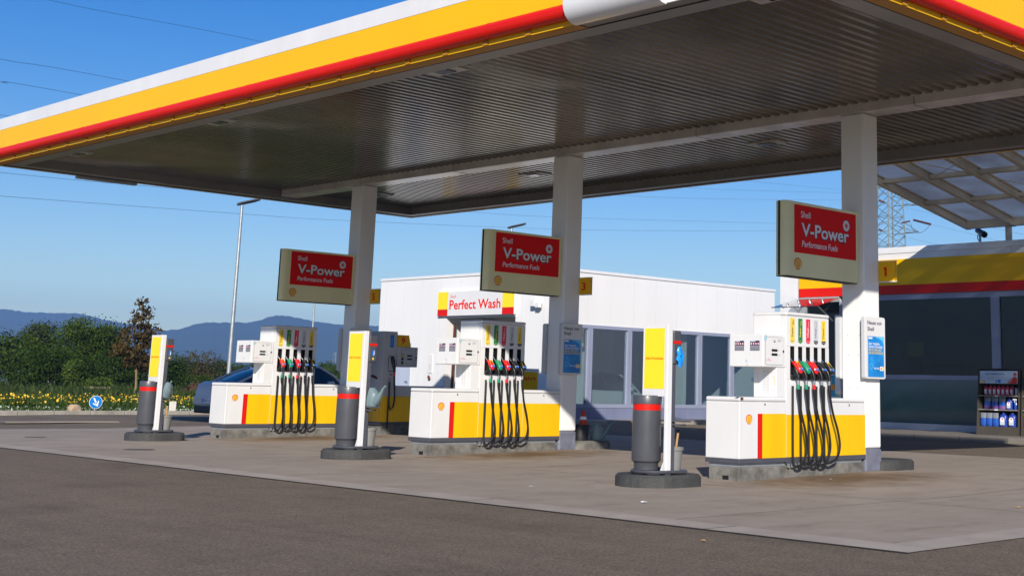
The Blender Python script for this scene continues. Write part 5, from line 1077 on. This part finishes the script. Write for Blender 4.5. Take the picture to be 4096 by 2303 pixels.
def tree(name, lab, base, blobs, n, ls, lm, trunk_h, tr, seed, group=None, bark=None, spread=0.42, limbs=7, clump=34):
    random.seed(seed); bark = bark or BARK; o = thing(name, lab, 'tree' if 'tree' in name else 'shrub', base, 0, group)
    top = max(b[2]+b[5]*0.5 for b in blobs); mb = MB()
    mb.tube([(0, 0, -0.15), (0.04*trunk_h, 0.0, trunk_h*0.4), (0.0, 0.03*trunk_h, trunk_h), (0, 0, top*0.9)], [tr*1.25, tr, tr*0.8, tr*0.15], bark, 9)
    for k in range(limbs):
        b = blobs[k % len(blobs)]; z0 = trunk_h*random.uniform(0.6, 1.1); e = Vector((b[0]+random.uniform(-.5, .5)*b[3], b[1]+random.uniform(-.5, .5)*b[4], b[2]+random.uniform(-.3, .5)*b[5])); m_ = Vector((e.x*0.45, e.y*0.45, (z0+e.z)*0.5+0.1*top))
        mb.tube([(0, 0, z0), m_, e], [tr*0.5, tr*0.3, tr*0.06], bark, 6)
    mb.build('trunk', o)
    V = []; Fc = []; wts = [b[3]*b[4]*b[5] for b in blobs]
    for _ in range(n//clump):
        b = random.choices(blobs, wts)[0]; d = Vector((random.gauss(0, 1), random.gauss(0, 1), random.gauss(0, 1))).normalized(); r = random.uniform(0.25, 1.0)**0.45*random.uniform(0.92, 1.08)
        c = Vector((b[0]+d.x*b[3]*r, b[1]+d.y*b[4]*r, b[2]+d.z*b[5]*r)); cs = spread*random.uniform(0.6, 1.3)
        for _k in range(clump):
            p = c+Vector((random.gauss(0, cs), random.gauss(0, cs), random.gauss(0, cs*0.55))); s = ls*random.uniform(0.6, 1.35)
            nn = (Vector((random.gauss(0, .8), random.gauss(0, .8), random.gauss(0.5, .7)))+d*0.6).normalized(); u = nn.orthogonal().normalized(); u = (u*math.cos(_k)+nn.cross(u)*math.sin(_k)); v = nn.cross(u); k0 = len(V)
            V += [p-u*s, p+v*s*0.5, p+u*s, p-v*s*0.5]; Fc.append((k0, k0+1, k0+2, k0+3))
    mb = MB(); mb.add(V, Fc, lm); mb.build('crown', o); return o
LD = leafmat('dark green leaves', (0.011, 0.028, 0.003), (0.060, 0.105, 0.010), 0.28); LM = leafmat('mid green leaves', (0.014, 0.036, 0.003), (0.092, 0.140, 0.012), 0.28); LL = leafmat('light green leaves', (0.06, 0.11, 0.015), (0.14, 0.20, 0.03), 0.35); LBR = leafmat('bronze leaves', (0.034, 0.025, 0.008), (0.125, 0.080, 0.022), 0.25); LOV = leafmat('greyish green leaves', (0.020, 0.038, 0.010), (0.075, 0.105, 0.028), 0.25); LOL = leafmat('olive sparse leaves', (0.05, 0.045, 0.015), (0.12, 0.10, 0.03), 0.3)
def base(px, d): p = at(px, 1500, d); p.z = -0.14; return p
D1 = 100.0; m_ = D1/FPX                               # metres per photo pixel there
tree('broadleaf_tree', 'dark dense tree at the left edge of the photo', base(40, 96), [(-1.2, 0, 2.4, 1.9, 1.6, 1.5), (0.5, 0, 2.7, 1.4, 1.4, 1.1), (1.9, -0.6, 2.2, 1.3, 1.2, 1.0), (0.3, -0.6, 1.3, 2.2, 1.0, 0.8)], 9000, 0.10, LM, 1.2, 0.16, 21, 'trees at the edge of the meadow')
tree('broadleaf_tree', 'tree with a layered rounded top behind the edge trees, second from the left', base(150, 108), [(0.0, 0, 4.75, 0.75, 0.8, 0.45), (0.7, 0, 4.4, 0.7, 0.7, 0.4), (-0.8, 0, 4.15, 0.7, 0.8, 0.45), (-1.3, 0, 3.5, 0.6, 0.8, 0.4), (0.3, 0, 3.6, 1.2, 1.1, 0.6), (0.2, 0.2, 2.4, 1.5, 1.2, 0.8)], 7000, 0.10, LOV, 1.6, 0.18, 22, 'trees at the edge of the meadow')
tree('broadleaf_tree', 'tallest domed green tree in the middle of the wood', base(305, 103), [(0, 0, 4.55, 1.0, 1.0, 0.9), (-0.9, 0, 3.6, 1.0, 1.0, 0.8), (0.9, -0.3, 3.6, 1.0, 1.0, 0.8), (-1.2, -0.5, 2.4, 1.1, 1.0, 0.7), (0.2, -0.7, 2.6, 1.2, 0.9, 0.7), (1.3, -0.5, 2.3, 1.0, 0.9, 0.7), (0, 0.3, 1.4, 1.9, 1.0, 0.9)], 12500, 0.10, LM, 1.5, 0.2, 23, 'trees at the edge of the meadow')
tree('broadleaf_tree', 'broad green tree right of the tallest dome', base(412, 105), [(0, 0, 4.2, 1.1, 1.1, 0.9), (0.9, 0, 3.4, 1.0, 1.0, 0.8), (-0.8, 0, 3.2, 1.0, 1.0, 0.8), (1.2, -0.4, 2.3, 1.0, 1.0, 0.7), (0.0, -0.7, 2.3, 1.2, 0.9, 0.7), (0.4, 0.2, 1.3, 1.8, 1.0, 0.9)], 11500, 0.10, LM, 1.4, 0.18, 24, 'trees at the edge of the meadow')
tree('broadleaf_tree', 'low dark tree filling the gap under the domes', base(235, 94), [(0, 0, 1.5, 1.9, 1.3, 1.3), (1.6, 0, 1.3, 1.5, 1.2, 1.1), (-1.6, 0, 1.5, 1.5, 1.2, 1.2)], 9000, 0.10, LD, 0.8, 0.13, 25, 'trees at the edge of the meadow')  # darker leaf colour stands for the shade low in the wood
tree('broadleaf_tree', 'dark tree behind the trunk of the bronze tree', base(505, 101), [(0, 0, 1.7, 1.5, 1.2, 1.5), (1.0, 0, 1.3, 1.2, 1.1, 1.2), (-1.0, 0, 1.6, 1.2, 1.1, 1.4)], 8500, 0.10, LD, 0.8, 0.13, 26, 'trees at the edge of the meadow')
tree('leafy_shrub', 'light green shrub in front of the dark wood', base(288, 91), [(0, 0, 1.65, 0.45, 0.4, 0.55), (0.1, 0, 0.9, 0.3, 0.3, 0.5)], 1300, 0.09, LL, 0.5, 0.05, 27, 'shrubs at the wood edge', spread=0.18)
tree('leafy_shrub', 'bright green shrub behind the log pile', base(392, 91), [(-0.5, 0, 0.55, 0.6, 0.4, 0.4), (0.4, 0, 0.6, 0.5, 0.4, 0.45), (-0.9, 0, 0.3, 0.4, 0.3, 0.3)], 1500, 0.09, LL, 0.3, 0.04, 28, 'shrubs at the wood edge', spread=0.18)
tree('bronze_leaved_tree', 'slender young tree with bronze leaves rising above the wood', base(545, 78), [(0.05, 0, 4.75, 0.28, 0.3, 0.32), (0.1, 0, 4.25, 0.42, 0.4, 0.3), (-0.05, 0, 3.75, 0.5, 0.45, 0.35), (0.5, -0.2, 3.3, 0.5, 0.5, 0.4), (-0.6, 0, 3.1, 0.5, 0.5, 0.4), (0.2, 0, 2.7, 0.7, 0.6, 0.4), (0.85, -0.3, 2.75, 0.35, 0.4, 0.35), (-0.9, 0.2, 2.3, 0.6, 0.5, 0.4), (-0.2, 0, 2.0, 0.7, 0.6, 0.5), (0.3, 0, 1.6, 0.5, 0.5, 0.4)], 2700, 0.105, LBR, 1.3, 0.075, 29, None, BARKY, spread=0.15, limbs=10, clump=12).scale = (1, 1, 1.13)
tree('bare_twig_tree', 'half bare olive tree right of the left yellow stand', base(790, 120), [(0, 0, 2.4, 2.0, 1.6, 1.0), (-1.2, 0, 2.0, 1.2, 1.2, 1.0), (1.2, 0, 1.9, 1.2, 1.2, 0.9), (0.2, 0, 1.3, 1.5, 1.3, 0.8)], 2600, 0.10, LOL, 0.7, 0.09, 30, None, BARK, spread=0.35, limbs=26, clump=10)
tree('broadleaf_tree', 'dark green tree behind the left yellow stand', base(672, 104), [(0, 0, 1.5, 1.1, 1.0, 1.3), (0.5, 0, 0.9, 1.0, 0.9, 0.9)], 5000, 0.10, LD, 0.7, 0.1, 31, 'trees at the edge of the meadow')
tree('leafy_shrub', 'rounded green shrub under the half bare tree', base(812, 110), [(0, 0, 0.75, 0.75, 0.6, 0.55), (0.3, 0, 0.5, 0.6, 0.5, 0.4)], 1800, 0.09, LM, 0.3, 0.05, 32, 'shrubs at the wood edge', spread=0.2)
random.seed(5)
for k, px in enumerate((735, 880, 960, 1040, 1115, 1300, 1370)):
    s = random.uniform(0.85, 1.2); tree('broadleaf_tree', 'low tree in the far hedge line, number %d from the left' % (k+1) if False else 'tree of the far hedge line, %s from the left' % ORD[k], base(px, 190+10*(k % 3)), [(0, 0, 1.9*s, 2.4, 2.0, 1.5*s), (1.6, 0, 1.5*s, 1.9, 1.6, 1.2*s), (-1.6, 0, 1.4*s, 1.9, 1.6, 1.1*s)], 4200, 0.16, LD if k % 2 else LM, 0.6, 0.12, 40+k, 'trees of the far hedge line', spread=0.4)
# brush pile, chip heap, logs, house, stones, road sign
TW = mat('dry brushwood', (0.115, 0.055, 0.030), 0.9, var=0.4, scale=6); CH = mat('wood chips', (0.30, 0.17, 0.08), 0.95, var=0.3, scale=8, bump=0.8, bscale=6)
random.seed(9); mb = MB(); bp = base(790, 84)
for _ in range(900):
    u = random.gauss(0, 0.42); v = random.gauss(0, 0.5); hh = 0.72*math.exp(-(u*u)/0.55-(v*v)/0.8)*random.uniform(0.2, 1.1); p = Vector((u*1.5, v, hh)); d = Vector((random.gauss(0, 1), random.gauss(0, 1), random.gauss(0, 0.4))).normalized()*random.uniform(0.15, 0.4)
    mb.cyl(p-d, p+d, 0.014, TW, 0.006, n=4, cap=False)
mb.lathe([(1.05, 0.0), (0.8, 0.25), (0.45, 0.5), (0.0001, 0.6)], (0, 0, 0), TW, 18, cap=False)
o = mb.build('brush_pile'); o.location = bp; tag(o, 'heap of brown cut brushwood beyond the grey car', 'brush pile')
mb = MB(); random.seed(10); mb.loft([[Vector((r*1.5*math.cos(2*math.pi*i/20)*random.uniform(.9, 1.1), r*math.sin(2*math.pi*i/20)*random.uniform(.9, 1.1), z*random.uniform(.9, 1.1))) for i in range(20)] for r, z in ((1.0, 0.0), (0.8, 0.35), (0.5, 0.58), (0.15, 0.68))], CH); o = mb.build('chip_heap'); o.location = base(905, 92); tag(o, 'low heap of tan wood chips behind the brushwood', 'wood chip heap')
LOGM = mat('log wood', (0.22, 0.15, 0.10), 0.9, var=0.4, scale=10)
lg = at(395, 1500, 90); lg.z = -0.14
random.seed(4)
for k in range(5):
    mb = MB(); q = (Vector((0.69, -0.72, 0)))
    zz = 0.40+0.14*(k // 3)-0.2; off = Vector((0.72, 0.69, 0))*(0.17*(k % 3)+0.08*(k // 3)); mb.cyl(lg-q*(0.80+random.uniform(-.1, .1))+off+Vector((0, 0, zz)), lg+q*(0.80+random.uniform(-.1, .1))+off+Vector((0, 0, zz)), 0.075, LOGM, 0.065, n=10); tag(mb.build('log'), 'felled log in the stack at the foot of the wood', 'log', 'stacked logs at the wood edge')
for k in (-1, 1): mb = MB(); q = Vector((0.69, -0.72, 0)); c = lg+q*(0.5*k)+Vector((0.1, 0.1, 0)); mb.box(c.x-0.1, c.x+0.2, c.y-0.1, c.y+0.2, -0.14, -0.02, LOGM); tag(mb.build('log_support'), 'timber block carrying the log stack, %s one' % ('left' if k < 0 else 'right'), 'timber block')
o = thing('garden_shed', 'small white shed half hidden among the dark trees', 'shed', base(205, 97.5), YAW*-1+0.1)
mb = MB(); mb.box(-0.55, 0.55, 0, 1.2, 0, 0.75, WALL); mb.box(0.12, 0.42, -0.01, 0.0, 0.05, 0.6, BROWN); mb.build('wall', o)
mb = MB(); mb.prism(FB(0, 1.25, 0), [(-0.65, 0.75), (0.65, 0.75), (0, 1.05)], 0.0, 1.35, mat('shed roof', (0.25, 0.09, 0.06), 0.8)); mb.build('roof', o)
o = thing('direction_sign', 'round blue traffic sign with white arrow at the meadow kerb', 'traffic sign', (1.33, 27.2, -0.02))
SB = mat('traffic sign blue', (0.005, 0.20, 0.62), 0.35); fr = F((0, -0.03, 0.345), Vector((0.985, -0.17, 0)), (0, 0, 1))
mb = MB(); mb.cyl(fr.p(0, 0, -0.012), fr.p(0, 0, 0), 0.182, WPRT, n=32); mb.disc(fr, 0, 0, 0.172, SB, 0.002, 32)
dx, dy = 0.45, -0.893
def ar(u, v): return (u*dx-v*dy*-1*-1 if False else u*dx+v*dy*-1, u*dy+v*dx)
mb.poly(fr, [ar(-0.130, -0.022), ar(0.02, -0.022), ar(0.02, 0.022), ar(-0.130, 0.022)], WPRT, 0.004)
mb.poly(fr, [ar(0.135, 0), ar(0.02, 0.085), ar(-0.025, 0.085), ar(0.05, 0.02), ar(0.05, -0.02), ar(-0.025, -0.085), ar(0.02, -0.085)], WPRT, 0.005)
mb.build('sign_disc', o)
mb = MB(); mb.cyl((0, 0, -0.1), (0, 0, 0.42), 0.022, GALV, n=10); mb.build('post', o)
mb = MB(); random.seed(2); c = Vector((0.78, 27.3, 0.09)); bm = bmesh.new(); bmesh.ops.create_icosphere(bm, subdivisions=2, radius=1.0)
vs = [Vector((0.20*max(-0.8, min(0.8, v.co.x)), 0.17*max(-.8, min(.8, v.co.y)), 0.17*max(-.8, min(.85, v.co.z))))*random.uniform(0.95, 1.08)*1.1+c for v in bm.verts]; mb.add(vs, [[v.index for v in f.verts] for f in bm.faces], mat('sandstone block', (0.40, 0.29, 0.19), 0.9, var=0.2, scale=8, bump=0.5, bscale=20)); bm.free(); tag(mb.build('boulder'), 'sandstone block on the grass left of the blue sign', 'stone')
mb = MB(); mb.box(-0.10, 0.10, -0.05, 0.05, -0.1, 0.36, mat('weathered marker', (0.55, 0.54, 0.47), 0.8, var=0.15), 0.01); mb.disc(FB(0, -0.05, 0), 0.03, 0.3, 0.012, BROWN, 0.002, 8)
o = mb.build('marker_post'); o.location = (3.75, 27.3, 0); o.rotation_euler = (0, 0, -0.6); tag(o, 'short white concrete marker post at the meadow kerb', 'marker post')
# hills all round, wooded, far away
HILL = leafmat('wooded hill', (0.016, 0.036, 0.014), (0.035, 0.060, 0.026), 0.0)
def hill(name, prof, dist, seed):                   # prof: (azimuth deg, elevation deg)
    random.seed(seed); mb = MB(); rows = []; pts = []
    for k in range(len(prof)-1):
        n = max(2, int((prof[k+1][0]-prof[k][0])/0.12))
        for j in range(n):
            t = j/n; E0, E1, E2, E3 = prof[max(k-1, 0)][1], prof[k][1], prof[k+1][1], prof[min(k+2, len(prof)-1)][1]; e = 0.5*(2*E1+(E2-E0)*t+(2*E0-5*E1+4*E2-E3)*t*t+(3*E1-E0-3*E2+E3)*t**3); pts.append((prof[k][0]+(prof[k+1][0]-prof[k][0])*t, e))
    for az, e in pts:
        a = rad(az); hgt = dist*math.tan(rad(e))+random.uniform(-1.5, 2.0); c = []
        for q, f_ in ((-0.32, -0.02), (-0.22, 0.35), (-0.11, 0.72), (0.0, 1.0), (0.2, 0.8)):
            d = dist*(1+q*0.5); c.append(Vector((CAM.x+d*math.sin(a), CAM.y+d*math.cos(a), (hgt*f_ if f_ > 0 else -1)+(random.uniform(-3, 3) if 0 < f_ < 1 else 0))))
        rows.append(c)
    mb.loft(rows, HILL, cap=False, smooth=True, closed=False); return struct(name, mb)
hill('hills', [(8, 1.4), (14, 1.9), (18, 2.2), (21.2, 2.31), (22.2, 2.25), (23.9, 2.26), (24.4, 2.18), (24.8, 2.06), (26.3, 1.86), (27.1, 1.72), (28.3, 1.5), (31, 1.0), (36, 0.4)], 5200, 1)
hill('hills', [(21, 0.6), (24, 1.25), (26.2, 1.62), (27.6, 1.80), (28.4, 2.05), (29.3, 2.12), (30.4, 2.16), (30.9, 2.34), (31.3, 2.46), (31.8, 2.46), (32.3, 2.36), (33.0, 2.25), (34.1, 2.18), (35.4, 2.17), (38, 2.1), (42, 1.7), (48, 1.2), (55, 0.9), (65, 1.3), (80, 1.1)], 4300, 2)
hill('hills', [(80, 0.8), (95, 1.7), (110, 2.3), (125, 2.6), (140, 2.2), (160, 1.5), (180, 0.9)], 4500, 3)
# haze: even pale air in one closed box, sky outside it
hz = bpy.data.materials.new('haze air'); hz.use_nodes = True; n = hz.node_tree.nodes
for x in list(n):
    if x.type != 'OUTPUT_MATERIAL': n.remove(x)
pv = n.new('ShaderNodeVolumePrincipled'); pv.inputs['Density'].default_value = 0.00018; pv.inputs['Color'].default_value = (0.30, 0.52, 1.0, 1); pv.inputs['Anisotropy'].default_value = 0.0
hz.node_tree.links.new(pv.outputs[0], [x for x in n if x.type == 'OUTPUT_MATERIAL'][0].inputs['Volume'])
HAZE = True
if HAZE:
    mb = MB(); mb.box(-5600, 5600, -5600, 5600, -2.2, 285, hz); mb.build('haze')['kind'] = 'stuff'
